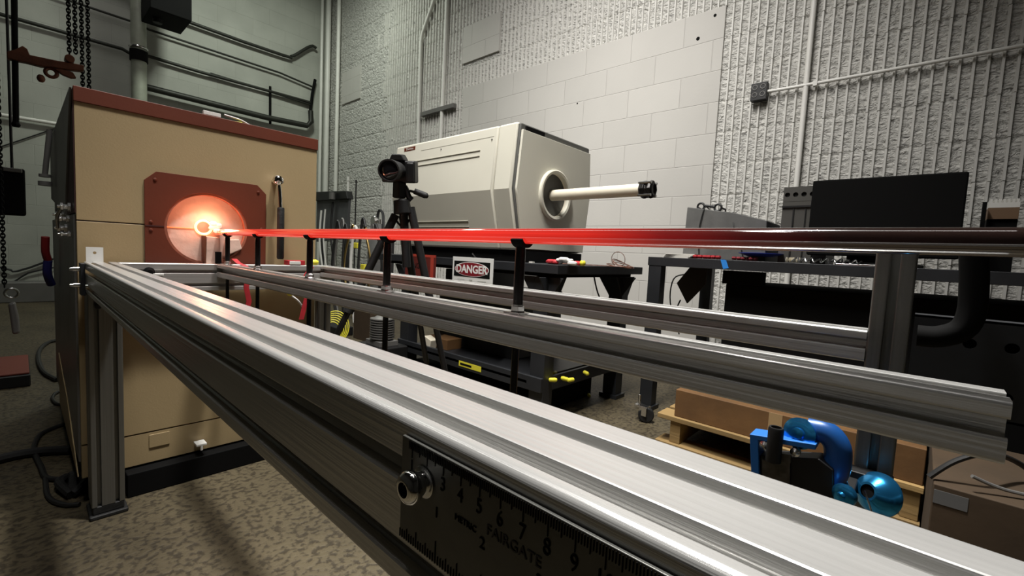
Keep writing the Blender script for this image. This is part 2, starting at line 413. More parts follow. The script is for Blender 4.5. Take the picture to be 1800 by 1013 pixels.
# ============================================================ THE TEST FRAME
def rnd(cx, cz, r, a0, n=8):
    return [(cx + r * math.cos(math.radians(a0 + 90 * i / n)), cz + r * math.sin(math.radians(a0 + 90 * i / n))) for i in range(n + 1)]
def profile(x0, x1, z0, z1, bot, right, top, left, ow=.0082, lip=.0045, iw=.015, dp=.012, r=.0028):
    """outline of a T-slot extrusion; the four lists hold slot centres on each side"""
    P = []
    def notch(side, c):
        h, i = ow / 2, iw / 2; k_ = .0016 if side == 'l' else .0009; L = [(-h - k_, 0), (-h - k_ * .3, k_ * .3), (-h, k_), (-h, lip), (-i, lip), (-i, dp * .75), (-h, dp), (h, dp), (i, dp * .75), (i, lip), (h, lip), (h, k_), (h + k_ * .3, k_ * .3), (h + k_, 0)]
        if side == 'b': return [(c + a, z0 + d) for a, d in L]
        if side == 'r': return [(x1 - d, c + a) for a, d in L]
        if side == 't': return [(c - a, z1 - d) for a, d in L]
        return [(x0 + d, c - a) for a, d in L]
    P += rnd(x0 + r, z0 + r, r, 180)
    for c in sorted(bot): P += notch('b', c)
    P += rnd(x1 - r, z0 + r, r, 270)
    for c in sorted(right): P += notch('r', c)
    P += rnd(x1 - r, z1 - r, r, 0)
    for c in sorted(top, reverse=True): P += notch('t', c)
    P += rnd(x0 + r, z1 - r, r, 90)
    for c in sorted(left, reverse=True): P += notch('l', c)
    return P

fr = thing('rod_support_frame', 'low frame of slotted aluminium beams on uprights in front of the tan furnace', 'frame', (.4, .75, FZ))
NX0, NX1, ZT, NZB = .1085, .1725, -.071, -.148
nb = MB().prism(profile(NX0, NX1, NZB, ZT, [.1205, .150], [-.093, -.130], [.1205, .150], [-.0935, -.131], ow=.0090, r=.0036), 'Y', -1.2, 1.547).build('beam', M_alu, fr, smooth=False)
nb['label'] = 'wide front beam with two slots on top'
MX0, MX1, MZB = .386, .4275, -.109
MB().prism(profile(MX0, MX1, MZB, ZT, [.407], [-.09], [.407], [-.0875], ow=.0115, lip=.004, iw=.02, dp=.014, r=.0030), 'Y', -.045, 1.509).build('beam', M_alu, fr, smooth=False)
FX0, FX1 = .690, .7300
MB().prism(profile(FX0, FX1, MZB, ZT, [.71], [-.09], [.71], [-.0875], ow=.0115, lip=.004, iw=.02, dp=.014, r=.0030), 'Y', .0435, 1.509).build('beam', M_alu, fr, smooth=False)
# cross beam by the furnace
prof = profile(1.5095, 1.547, NZB, ZT, [1.528], [-.093, -.131], [1.528], [-.093, -.131], r=.0026)
MB().prism(prof, 'X', NX1 + .0005, .7300).build('cross_beam', M_aluX, fr, smooth=False)
# cross beam beyond the camera
prof = profile(-.4, -.362, NZB, MZB - .001, [], [], [], [], r=.0026)
MB().prism(prof, 'X', NX1 + .0005, .73).build('cross_beam', M_aluX, fr, smooth=False)
# uprights
def upright(x0, x1, y0, y1, z0, z1, cx, cy):
    mb = MB(); P = profile(x0, x1, y0, y1, cx, cy, cx, cy, r=.0026)
    mb.prism(P, 'Z', z0, z1); return mb
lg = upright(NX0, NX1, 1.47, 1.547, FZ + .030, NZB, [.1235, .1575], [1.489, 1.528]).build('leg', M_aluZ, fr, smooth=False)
MB().box(.104, .178, 1.462, 1.552, FZ, FZ + .010).box(.110, .171, 1.470, 1.546, FZ + .010, FZ + .030).build('leg_foot', M_rubber, lg, bevel=.003)
MB().lathe([(0, .0068), (.003, .0068), (.0045, .005)], (.128, 1.470, -.176), (0, -1, 0), 16).build('leg_bolt', M_black, lg)
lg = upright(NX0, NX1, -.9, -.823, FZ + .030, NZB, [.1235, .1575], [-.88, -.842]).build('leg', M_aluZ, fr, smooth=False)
MB().box(.104, .178, -.905, -.818, FZ, FZ + .030).build('leg_foot', M_rubber, lg, bevel=.003)
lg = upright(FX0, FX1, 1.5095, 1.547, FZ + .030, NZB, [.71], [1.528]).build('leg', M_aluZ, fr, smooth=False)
MB().box(.684, .736, 1.503, 1.553, FZ, FZ + .030).build('leg_foot', M_rubber, lg, bevel=.003)
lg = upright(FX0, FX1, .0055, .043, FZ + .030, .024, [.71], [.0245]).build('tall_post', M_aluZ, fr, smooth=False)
MB().box(.684, .736, -.002, .05, FZ, FZ + .030).build('leg_foot', M_rubber, lg, bevel=.003)
# bracket tab with hole standing at the far end of the front beam
a = aY(151, 462, 1.552); b = aY(181, 435, 1.552)
MB().disc_hole([(a.x, ZT - .004), (b.x, ZT - .004), (b.x, b.z), (a.x, b.z)], ((a.x + b.x) / 2, (b.z + ZT) / 2 + .004), .0035, 'Y', 1.5475, 1.5505, 24).build('end_bracket', M_white, fr)
# side plate and bolts at the far end of the front beam
MB().box(NX0 - .0085, NX0 - .0002, 1.500, 1.5468, -.152, -.074).build('end_plate', M_darkgrey, fr, bevel=.001)
bolt = None
for zz, yy in ((-.0885, 1.522), (-.128, 1.522)):
    MB().lathe([(0, .006), (.012, .006), (.012, .0045), (.018, .004), (.018, .0)], (NX0 - .0086, yy, zz), (-1, 0, 0), 12).build('end_bolt', M_steel, fr)
MB().lathe([(0, .0045), (.003, .0042), (.004, .002)], (NX0 - .0004, 1.452, -.125), (-1, 0, 0), 12).build('end_bolt', M_steel, fr)
# corner knob inside the frame
p = aY(262, 478, 1.505)
MB().lathe([(0, .012), (.01, .012), (.014, .007), (.018, .006)], (p.x, 1.509, p.z), (0, -1, 0), 16).build('corner_knob', M_blackm, fr)
MB().box(p.x + .006, p.x + .03, 1.496, 1.508, p.z - .010, p.z - .004).build('corner_clip', M_white, fr, bevel=.001)
# perforated channel fixed behind the post
pc = MB()
y0_, y1_ = -.34, .003; zt_, zb_ = -.056, -.185
cols = [(-.02, -.075), (-.062, -.075), (-.104, -.075), (-.146, -.075), (-.010, -.125), (-.058, -.129), (-.080, -.131), (-.104, -.133), (-.15, -.135)]
pc.m(M_darkgrey)
for i in range(9):      # plate cut in cells, each with one round hole
    ya = y1_ - i * (y1_ - y0_) / 9; yb = y1_ - (i + 1) * (y1_ - y0_) / 9
    for za, zb in ((zt_, (zt_ + zb_) / 2), ((zt_ + zb_) / 2, zb_)):
        pc.disc_hole([(yb, zb), (ya, zb), (ya, za), (yb, za)], ((ya + yb) / 2, (za + zb) / 2), .0068, 'X', .85, .853, 20)
pc.box(.85, .885, y0_, y1_, zt_ - .003, zt_)
pc.box(.85, .885, y0_, y1_, zb_, zb_ + .003)
pc.box(.855, .880, y0_, y0_ + .04, FZ, zb_)
pc.m(M_blackm).box(.882, .885, y0_, y1_, zb_ + .003, zt_ - .003)
tag(pc.build('perforated_channel', bevel=0), 'dark perforated steel channel beside the tall aluminium post', 'channel')
ch = bpy.data.objects['perforated_channel']
# legs that carry the perforated channel
# ------------------------------------------------------------ steel rule bolted on the front beam
RX = NX0 - .0003; RF = RX - .0016
ru = thing('steel_rule', 'dark steel centimetre rule with black numbers fixed along the front beam', 'ruler', (RX, -.1, -.122))
MB().box(RF, RX, -.335, .1545, -.1215, -.0775).build('rule_blade', M_ruler, ru, bevel=.0004)
XD, YD = (0, -1, 0), (0, 0, 1)
for n_ in range(1, 36):
    y = .1571 - .01 * n_
    if y < .02: break
    MB().text(str(n_), .0078, (RF - .0001, y, -.0885), XD, YD, .0002, sx=.8).build('number', M_blackm, ru)
tk = MB()
for k in range(1, 300):
    y = .1571 - .001 * k
    if y < -.0: break
    if y > .15: continue
    L_ = .0068 if k % 10 == 0 else (.0048 if k % 5 == 0 else .0034)
    tk.box(RF - .0003, RF, y - .00014, y + .00014, -.0781 - L_, -.0781)
tk.build('centimetre_ticks', M_blackm, ru)
for n_ in range(1, 6):
    MB().text(str(n_), .0060, (RF - .0001, .1556 - .0254 * n_, -.1008), XD, YD, .0002).build('number', M_blackm, ru)
tk = MB()
for k in range(1, 100):
    y = .1556 - .0254 * k / 16
    if y < 0: break
    L_ = .009 if k % 16 == 0 else (.0065 if k % 8 == 0 else (.005 if k % 4 == 0 else .0035))
    tk.box(RF - .0003, RF, y - .00014, y + .00014, -.1213, -.1213 + L_)
tk.build('inch_ticks', M_blackm, ru)
p = aX(905, 962, RF)
MB().text('FAIRGATE', .0054, (RF - .0001, p.y + .001, p.z), XD, YD, .0002).build('maker_name', M_black, ru)
p = aX(825, 916, RF)
MB().text('METRIC', .0034, (RF - .0001, p.y + .002, -.0975), XD, YD, .0002).build('word', M_blackm, ru)
# button-head bolt, nut and washer through the rule
by, bz = .1385, -.0915
MB().lathe([(0, .0062), (.0008, .0064), (.0012, .0058)], (RF, by, bz), (-1, 0, 0), 28).build('washer', M_steel, ru)
MB().lathe([(.0012, .0046), (.0042, .0050), (.0048, .0042), (.0052, .0062), (.0068, .0067), (.0085, .0063), (.0098, .005), (.0102, .0034), (.0102, .0030), (.0078, .0028)], (RF, by, bz), (-1, 0, 0), 32).build('bolt', M_chrome, ru)
MB().cyl((RF - .0079, by, bz), (RF - .00795, by, bz), .0028, n=6).build('bolt_socket', M_blackm, ru)

# ============================================================ GLOWING ROD AND ITS STANDS
RXC, RZC, RR = .405, .0222, .0091
rod = MB()
prof = [(0, .006), (.0006, .0087)]
n_ = 80
for i in range(n_ + 1):
    prof.append((.001 + 1.66 * i / n_, RR))
prof += [(1.664, .006)]
rod.lathe(prof, (RXC, -.060, RZC), (0, 1, 0), 40)
rodo = tag(rod.build('glowing_rod', M_rod, ang=60), 'long glassy rod glowing red, running from the furnace mouth to the right', 'rod')
# shift the origin to the rod's centre so its gradient runs from -.83 to +.83
me = rodo.data; c = Vector((0, 0, 0))
feet = [.357, .645, .935, 1.235, 1.478]
names = ['nearest of the rod stands, its tall black pin rising beside the white sign', 'black rod stand second from the camera, in front of the tripod',
         'black rod stand in the middle of the row, by the yellow plug', 'black rod stand fourth from the camera, before the black lever grip', 'farthest black rod stand, right at the furnace mouth']
st0 = thing('rod_stand', names[0], 'stand', (RXC, feet[0], ZT), 'black rod stands along the middle beam')
y = feet[0]
MB().lathe([(0, .0062), (.075, .0062), (.080, .0055)], (RXC, y, ZT + .0005), (0, 0, 1), 20).build('pin', M_post, st0)
MB().lathe([(0, .0045), (.15, .0045)], (RXC, y, ZT - .175), (0, 0, 1), 14).build('lower_pin', M_post, st0)
MB().lathe([(0, .0115), (.002, .0115), (.002, .0095), (.0035, .0092), (.0035, .0088), (.009, .0088), (.0095, .0075), (.011, .0074)], (RXC, y, ZT + .0002), (0, 0, 1), 6).build('collar', M_steel, st0, bevel=.0005)
MB().box(RXC - .008, RXC + .012, y - .009, y + .016, ZT + .0001, ZT + .0016).build('base_washer', M_steel, st0, bevel=.0005)
cr = MB()
pts_o = []; pts_i = []
for i in range(13):
    t = math.radians(198 + 144 * i / 12)
    pts_o.append((RXC + math.cos(t) * .0128, RZC + math.sin(t) * .0140)); pts_i.append((RXC + math.cos(t) * (RR + .0004), RZC + math.sin(t) * (RR + .0004)))
cr.prism(pts_o + pts_i[::-1], 'Y', y - .011, y + .007)
cr.build('cradle', M_blackm, st0, bevel=.001)
for nm, fy in zip(names[1:], feet[1:]):
    c = copy_tree(st0); c.location.y = fy; c['label'] = nm

# ============================================================ TAN TUBE FURNACE
YFr = 1.57; FXl, FXr = .099, .699
fu = thing('tube_furnace', 'large tan cabinet furnace with a red top band and a glowing round mouth', 'furnace', (.4, 2.1, FZ))
MB().box(FXl + .004, FXr - .002, YFr + .02, 2.62, FZ + .072, .318).build('cabinet', M_greyp, fu, bevel=.003)
HC = (.379, .030); HR = .104
# front sheet split in panels
MB().disc_hole([(FXl, .0315), (FXr, .0315), (FXr, .322), (FXl, .322)], (HC[0], .0315 + .0001), .0, 'Y', YFr, YFr + .012, 4) if False else None
up = MB()
up.prism([(FXl, .0325), (.250, .0325), (.250, .150), (.520, .150), (.520, .0325), (FXr, .0325), (FXr, .322), (FXl, .322)], 'Y', YFr, YFr + .02)
up.build('upper_front_panel', M_tan, fu, bevel=.0012)
lo = MB()
lo.prism([(FXl, .0295), (FXl, -.5495), (FXr, -.5495), (FXr, .0295), (.520, .0295), (.520, -.09), (.250, -.09), (.250, .0295)], 'Y', YFr, YFr + .02)
lo.build('lower_front_panel', M_tan, fu, bevel=.0012)
dr = MB().box(FXl, FXr, YFr + .001, YFr + .02, -.640, -.5525).build('base_drawer', M_tan, fu, bevel=.0012)
p = aY(262, 763, YFr); q = aY(298, 780, YFr)
MB().box(p.x, q.x, YFr - .0015, YFr + .001, q.z, p.z - .004).build('drawer_plate', M_tan, dr, bevel=.0008)
MB().box(FXl - .001, FXr + .002, YFr - .004, 2.62, .322, .3585).build('top_band', M_red, fu, bevel=.0015)
# red mouth plate with cut corners
ox0, ox1, oz0, oz1, ch_ = .232, .536, -.117, .177, .026
octo = [(ox0 + ch_, oz0), (ox1 - ch_, oz0), (ox1, oz0 + ch_), (ox1, oz1 - ch_), (ox1 - ch_, oz1), (ox0 + ch_, oz1), (ox0, oz1 - ch_), (ox0, oz0 + ch_)]
mp_ = MB().disc_hole(octo, HC, HR, 'Y', YFr - .006, YFr + .0, 64).build('mouth_plate', M_red, fu, bevel=.0006)
for bx, bzz in ((.255, .155), (.513, .155), (.245, .040), (.245, .018), (.523, .040), (.513, -.095), (.255, -.095)):
    MB().lathe([(0, .0045), (.002, .0042), (.003, .002)], (bx, YFr - .006, bzz), (0, -1, 0), 10).build('plate_screw', M_red, mp_)
MB().box(ox0 + .001, HC[0] - HR - .001, YFr - .0072, YFr - .006, .0275, .0305).build('plate_seam', M_maroon, mp_)
# fibre lining: recessed ring, disc in two halves and hot bore
ln = MB()
ln.lathe([(0, HR), (0, HR - .006), (.045, HR - .008), (.075, HR - .010), (.075, HR)], (HC[0], YFr - .004, HC[1]), (0, 1, 0), 64, cap=False)
ln.build('mouth_lining', mat('scorched_fibre_rim', (.42, .14, .08), .8, 0, .6, 14, .5, 40), fu)
di = MB().disc_hole([(HC[0] + math.cos(2 * math.pi * i / 48) * (HR - .007), HC[1] + math.sin(2 * math.pi * i / 48) * (HR - .007)) for i in range(48)], (HC[0] - .004, .034), .023, 'Y', YFr + .012, YFr + .05, 48)
dio = di.build('insulation_disc', M_fibre, fu, ang=30)
MB().box(HC[0] - HR + .008, HC[0] - .03, YFr + .0105, YFr + .0125, .0275, .0295).build('disc_seam', M_warm, dio)
# wedge blocks packed below the rod
MB().prism([(HC[0] - .010, -.073), (HC[0] + .028, -.071), (HC[0] + .026, .006), (HC[0] - .008, .008)], 'Y', YFr - .022, YFr + .011).build('support_block', M_fibre, fu, bevel=.0015)
MB().box(HC[0] - .0135, HC[0] - .0105, YFr - .024, YFr + .011, -.072, .010).build('support_edge', M_rust, fu)
MB().prism([(HC[0] + .040, -.050), (HC[0] + .088, -.025), (HC[0] + .080, .004), (HC[0] + .046, .002)], 'Y', YFr - .012, YFr + .011).build('fibre_block', M_fibre, fu, bevel=.003)
MB().box(HC[0] + .012, HC[0] + .026, YFr - .036, YFr - .024, -.070, -.036, Matrix.Identity(4)).build('clamp_strip', M_blackm, fu)
MB().lathe([(0, .0235), (.03, .021), (.08, .020), (.09, .001)], (HC[0] - .004, YFr + .030, .034), (0, 1, 0), 32, cap=False).build('hot_bore', M_hot, fu)
MB().torus((HC[0] - .008, YFr + .012, .034), .020, .0035, Matrix.Rotation(math.pi / 2, 3, 'X'), 32, 8).build('bore_ring', M_hot, fu)
bl = MB(); rr = random.Random(3)
for k in range(9):
    bl.sphere((HC[0] + .016 + rr.uniform(-.012, .016), YFr - .004 + rr.uniform(-.012, .008), .034 + rr.uniform(-.009, .014)), rr.uniform(.006, .011), (1.2, 1, .8), 10)
bl.build('molten_fringe', mat('hot_glass_lump', (.9, .75, .7), .15, 0, emis=(1, .45, .32), estr=.9, coat=1), fu)
# left side: grey skin with dark opening, hinge and base
MB().prism([(YFr + .002, .318), (YFr + .06, .30), (YFr + .23, .12), (YFr + .26, .05), (YFr + .002, .05)], 'X', FXl - .002, FXl + .004).build('side_opening', M_maroon, fu)
sp_ = MB().prism([(YFr + .06, .357), (2.60, .357), (2.60, .13), (YFr + .26, .05), (YFr + .23, .12), (YFr + .05, .318), (YFr + .02, .357)], 'X', FXl - .006, FXl - .002).build('side_skin', M_greyp, fu)
MB().box(FXl - .004, FXl + .004, YFr + .021, 2.61, -.60, .045).build('lower_side_skin', M_greyp, fu)
MB().prism([(YFr + .02, FZ + .072), (2.35, FZ + .072), (2.35, -.45), (1.95, -.52)], 'X', FXl - .007, FXl - .0045).build('side_skirt', M_tan, fu)
MB().cyl((FXl - .016, 2.3, .355), (FXl - .03, 2.32, .2), .008, n=12).cyl((FXl - .03, 2.32, .20), (FXl - .03, 2.32, .19), .016, n=16).cyl((FXl - .03, 2.32, .175), (FXl - .03, 2.32, .16), .018, n=16).build('flue_elbow', M_greyp, fu)
# plinth rails
MB().box(FXl + .085, .682, YFr - .035, YFr + .02, FZ, FZ + .066).build('plinth_rail', M_blackm, fu, bevel=.003)
MB().box(FXl + .02, .70, 2.5, 2.58, FZ, FZ + .072).build('plinth_rail', M_blackm, fu, bevel=.003)
MB().box(FXl + .03, .19, YFr + .02, 2.5, FZ, FZ + .072).build('plinth_rail', M_blackm, fu, bevel=.003)
p = aY(352, 781, YFr - .02)
MB().box(p.x - .013, p.x + .013, YFr - .038, YFr - .002, p.z, p.z + .006).box(p.x - .003, p.x + .003, YFr - .038, YFr - .032, p.z - .014, p.z).build('tee_catch', M_white, fu, bevel=.001)
# top fittings
tf = MB(); p = Vector((.40, 1.66, .3585))
tf.m(M_blackm).cyl(p, p + Vector((0, 0, .02)), .008).cyl(p + Vector((.02, 0, 0)), p + Vector((.02, 0, .02)), .008)
tf.m(M_white).box(p.x - .012, p.x + .034, p.y - .008, p.y + .008, p.z + .02, p.z + .032)
tf.build('terminal_block', parent=fu, bevel=.0015)
tag(MB().tube([(.445, 1.66, .392), (.47, 1.655, .388), (.49, 1.65, .384), (.52, 1.65, .372), (.545, 1.66, .3632)], .0028).build('white_lead', M_white), 'thin white lead lying on the red furnace top', 'cable')
tag(MB().cyl((.472, 1.655, .3685), (.492, 1.65, .3685), .0100, n=14).build('yellow_plug', M_yellow), 'yellow plug on the red top of the tan furnace', 'plug')
# gas fittings on the left flank
gf = MB()
for cy, cz, r_ in ((1.66, .065, .012), (1.72, .035, .010), (1.80, .01, .013), (1.68, -.005, .009), (1.9, .05, .010)):
    x = FXl - .004
    MB().lathe([(0, r_), (.006, r_), (.006, r_ * .6), (.014, r_ * .6), (.014, r_ * .9), (.02, r_ * .9), (.02, r_ * .4), (.026, r_ * .35)], (x, cy, cz), (-1, 0, 0), 6).build('gas_fitting', M_steel, fu, bevel=.0006)
gf.tube([(FXl - .02, 1.66, .065), (FXl - .028, 1.7, .04), (FXl - .024, 1.78, .012)], .004)
gf.build('gas_line', M_steel, fu)
# lever handle at the right of the mouth
hd = MB()
p = aY(490, 317, 1.53)
hd.sphere((p.x, 1.534, p.z), .017).cyl((p.x, 1.568, p.z), (p.x, 1.534, p.z), .008)
hd.tube([(p.x, 1.534, p.z), (p.x + .004, 1.530, p.z - .04), (p.x + .006, 1.528, p.z - .09)], .0058, 12)
ho = hd.build('lever', M_chrome, fu)
MB().lathe([(0, .009), (.004, .0105), (.16, .0105), (.165, .008)], (p.x + .0065, 1.528, p.z - .085), (0, 0, -1), 16).build('lever_grip', M_rubber, ho)

# ============================================================ GREY TUBE FURNACE ON ITS BENCH
T1Z = -.033
b1 = thing('steel_bench', 'dark steel bench carrying the grey furnace, with gusseted legs and a low shelf', 'bench', (1.77, 1.7, FZ))
MB().box(1.41, 2.125, 1.045, 2.36, T1Z - .036, T1Z).build('bench_top', M_darkgrey, b1, bevel=.002)
MB().box(1.45, 2.09, 1.09, 2.30, T1Z - .052, T1Z - .036).build('bench_apron', M_blackm, b1)
def bench_leg(x0, x1, y0, y1, z0, z1):
    mb = MB().box(x0, x1, y0, y1, z0, z1)
    for s_ in (-1, 1):
        ym = y0 if s_ < 0 else y1
        mb.prism([(ym, z1), (ym + s_ * .07, z1), (ym, z1 - .10)] if s_ > 0 else [(ym, z1), (ym, z1 - .10), (ym - .07, z1)], 'X', x0, x0 + .005)
        xm = x0 if s_ < 0 else x1
        mb.prism([(xm, z1), (xm + s_ * .06, z1), (xm, z1 - .10)], 'Y', y0, y0 + .005)
    return mb
LT = T1Z - .052
for x0, y0 in ((1.435, 1.105), (2.04, 1.105), (1.435, 2.06), (2.04, 2.06)):
    lg = bench_leg(x0, x0 + .065, y0, y0 + .075, FZ + .02, LT).build('leg', M_darkgrey, b1, bevel=.002)
    MB().box(x0 - .012, x0 + .077, y0 - .012, y0 + .087, FZ, FZ + .02).build('foot_plate', M_darkgrey, lg)
MB().box(1.42, 2.11, 1.18, 2.06, -.535, -.52).box(1.42, 1.435, 1.105, 2.135, -.56, -.50).box(1.50, 2.04, 1.105, 1.12, -.56, -.50).box(2.105, 2.12, 1.105, 2.135, -.56, -.50).build('low_shelf', M_darkgrey, b1, bevel=.002)

g = thing('tube_furnace', 'pale grey faceted furnace on the dark bench, white tube sticking out', 'furnace', (1.72, 1.75, T1Z))
PROF = [(1.482, .020), (1.418, .281), (1.443, .565), (1.982, .562), (2.001, .305), (1.964, .020)]
def scale_poly(P, k, dz=0):
    cx = sum(a for a, b in P) / len(P); cz = sum(b for a, b in P) / len(P)
    return [(cx + (a - cx) * k, cz + (b - cz) * k + dz) for a, b in P]
MB().prism(PROF, 'Y', 1.325, 1.435).build('front_shell', M_cream, g, bevel=.010, seg=3, ang=12)
MB().prism(PROF, 'Y', 1.438, 2.235).build('main_shell', M_cream, g, bevel=.010, seg=3, ang=12)
MB().prism(scale_poly(PROF, .985), 'Y', 1.309, 1.326).build('end_recess_shade', M_creamd, g, bevel=.008)  # dark colour stands in for shade in the recess behind the end panel
EP = [(1.486, .026), (1.428, .281), (1.452, .531), (1.972, .528), (1.990, .305), (1.955, .026)]
ep = MB().disc_hole(EP, (1.69, .283), .098, 'Y', 1.298, 1.310, 64).build('end_panel', M_cream, g, bevel=.002)
MB().box(1.475, 1.60, 1.300, 1.3095, .5335, .549).build('vent_slot', M_blackm, g)
MB().lathe([(0, .116), (-.012, .116), (-.016, .110), (-.014, .099), (0, .098)], (1.69, 1.298, .283), (0, 1, 0), 64, cap=False).build('mouth_ring', M_cream, ep)
MB().lathe([(0, .098), (.10, .092), (.10, .0)], (1.69, 1.30, .283), (0, 1, 0), 64, cap=False).build('mouth_liner', M_ceramic, ep)
MB().prism([(1.655, .19), (1.725, .19), (1.71, .262), (1.67, .262)], 'Y', 1.335, 1.39).box(1.60, 1.645, 1.36, 1.385, .22, .33).build('tube_saddle', M_ceramic, ep)
tb = MB().lathe([(0, .020), (0, .0255), (.56, .0255), (.56, .020)], (1.69, 1.40, .283), (0, -1, 0), 32).build('ceramic_tube', M_ceramic, g)
en = MB().lathe([(0, .030), (.012, .036), (.022, .036), (.026, .030), (.036, .030), (.04, .037), (.052, .034), (.056, .024), (.05, .014)], (1.69, .862, .283), (0, -1, 0), 8).build('tube_end_fitting', M_post, g, bevel=.002)
for k in range(4):
    a_ = math.pi / 4 + k * math.pi / 2
    MB().cyl((1.69 + .034 * math.cos(a_), .862, .283 + .034 * math.sin(a_)), (1.69 + .034 * math.cos(a_), .808, .283 + .034 * math.sin(a_)), .0055, n=8).build('fitting_bolt', M_steel, en)
MB().box(1.50, 1.95, 1.30, 2.23, T1Z + .0, .019).build('furnace_plinth', M_blackm, g, bevel=.002)
MB().cyl((1.485, 1.62, -.005), (1.497, 1.60, -.030), .004).build('latch_hook', M_steel, g)
# embossed grooves, seam and screws on the near face
def on_face(y, z, off=.0):   # near facet of the shell
    if z > .281: t = (z - .281) / (.565 - .281); return 1.418 + t * (1.443 - 1.418) - off
    t = (z - .020) / (.281 - .020); return 1.482 + t * (1.418 - 1.482) - off
M_groove = mat('pressed_groove', (.40, .385, .32), .6)
for za, zb, ya, yb in ((.463, .470, 1.54, 2.12), (.437, .444, 1.54, 2.14), (.145, .151, 1.62, 2.05), (.118, .124, 1.62, 2.05)):
    mb = MB(); mb.tube([(on_face(0, (za + zb) / 2, .0006), ya, (za + zb) / 2), (on_face(0, (za + zb) / 2, .0006), yb, (za + zb) / 2)], .0032, 8, 0)
    mb.build('pressed_rib', M_groove, g)
mb = MB().box(on_face(0, .520, .0008), on_face(0, .520, -.004), 1.46, 2.0, .5185, .5205).build('panel_seam', M_groove, g)
for yy in (1.47, 1.83):
    MB().sphere((on_face(0, .507, .0008), yy, .507), .004, n=8).build('panel_screw', M_creamd, g)
lb = MB().m(M_red); xx = on_face(0, .545, .0016)
lb.box(xx - .0006, xx + .002, 2.055, 2.155, .531, .550)
lb.m(M_paper).text('Thermo', .016, (xx - .0008, 2.105, .5405), XD, YD, .0003, sx=1.3)
lb.build('maker_badge', parent=g)

# things on and under bench 1
def blob_cable(name, pts, r, m, label, cat='cable', **k): return tag(MB().tube(pts, r, 8, 5).build(name, m), label, cat, **k)
dz = thing('danger_sign', 'white sign reading DANGER in a red oval, hung on the bench edge', 'sign', (1.404, 1.54, -.205))
sy1 = aX(795, 452, 1.40).y; sy0 = aX(866, 458, 1.40).y; SX = 1.4045
MB().box(SX, SX + .004, sy0, sy1, -.200, -.024).build('sign_board', M_white, dz, bevel=.0008)
MB().box(SX - .0006, SX, sy0 + .018, sy1 - .012, -.115, -.043).build('black_field', M_blackm, dz)
cy_, cz_ = (sy0 + sy1) / 2 + .003, -.079
def oval(mb, ry, rz, x0, x1, n=48):
    mb.prism([(cy_ + ry * math.cos(2 * math.pi * i / n), cz_ + rz * math.sin(2 * math.pi * i / n)) for i in range(n)], 'X', x0, x1); return mb
oval(MB(), .115, .0335, SX - .0012, SX - .0006).build('white_oval', M_white, dz)
oval(MB(), .111, .0305, SX - .0018, SX - .0012).build('red_oval', mat('sign_red', (.20, .010, .018), .4), dz)
MB().text('DANGER', .050, (SX - .0020, cy_, cz_ - .001), XD, YD, .0004, sx=1.04, bold=.0016).build('danger_lettering', M_white, dz)
MB().text('HIGH TEMPERATURE', .011, (SX - .0006, cy_, -.132), XD, YD, .0003).build('small_lettering', mat('faded_grey_ink', (.35, .37, .33), .6), dz) if False else MB().box(SX - .0006, SX, cy_ - .10, cy_ - .045, -.131, -.128).box(SX - .0006, SX, cy_ - .010, cy_ + .012, -.132, -.126).box(SX - .0006, SX, cy_ + .045, cy_ + .095, -.129, -.127).build('small_marks', mat('faded_grey_ink', (.4, .41, .37), .6), dz)
rs = thing('red_sign', 'dark red warning placard left of the white DANGER sign', 'sign', (1.404, 1.95, -.19))
MB().box(SX, SX + .004, 1.80, 2.06, -.180, -.024).build('sign_board', mat('dark_red_placard', (.14, .02, .015), .5, 0, .2, 12), rs)
MB().box(SX - .0008, SX, 1.80, 2.06, -.037, -.024).box(SX - .0008, SX, 1.815, 1.84, -.14, -.037).box(SX - .0008, SX, 1.87, 2.05, -.155, -.147).build('red_border', mat('placard_red', (.42, .05, .03), .5), rs)
MB().text('DANGER', .04, (SX - .0005, 1.965, -.085), XD, YD, .0004, sx=.95).build('black_lettering', M_blackm, rs)

gl = MB(); rr = random.Random(5)
c0 = aX(975, 458, 1.50); c1 = aX(1020, 458, 1.50)
for k in range(16):
    t = k / 15; yy = c0.y + (c1.y - c0.y) * t
    gl.m(M_redp if k in (0, 1, 2, 3, 9, 11, 12, 14, 15) else M_white); r0 = rr.uniform(.011, .019); gl.sphere((1.50 + rr.uniform(-.03, .03), yy, T1Z + r0 * .62 + rr.uniform(0, .014) * (4 < k < 12)), r0, (rr.uniform(.8, 1.8), rr.uniform(.8, 1.5), .62), 10)
gl.m(M_yellow).sphere((1.5, c1.y - .012, T1Z + .012), .013, n=10)
tag(gl.build('work_glove'), 'crumpled red and white work glove on the bench top before the grey furnace', 'glove')
wc = MB(); cc = aX(1090, 462, 1.72)
for k in range(5):
    wc.torus((cc.x + .006 * k, cc.y + .01 * math.sin(k * 2), T1Z + .004 + .003 * k), .055 - .004 * k, .0018, Matrix.Rotation(.12 * k, 3, 'X'), 28, 6)
wc.torus((cc.x, cc.y + .01, T1Z + .034), .032, .0014, Matrix.Rotation(math.pi / 2.2, 3, 'Y'), 24, 6)
wc.tube([(cc.x, cc.y + .05, T1Z + .003), (cc.x - .03, cc.y + .11, T1Z + .003), (cc.x - .06, cc.y + .16, T1Z + .003), (1.55, 1.20, T1Z + .003)], .002)
tag(wc.build('wire_coil', mat('brown_wire', (.16, .07, .045), .5)), 'loose coil of thin brown wire on the bench end', 'wire')
tag(MB().box(1.47, 1.485, 1.225, 1.245, T1Z, T1Z + .006).build('paper_scrap', M_paper), 'tiny white paper scrap on the dark bench before the furnace', 'paper')

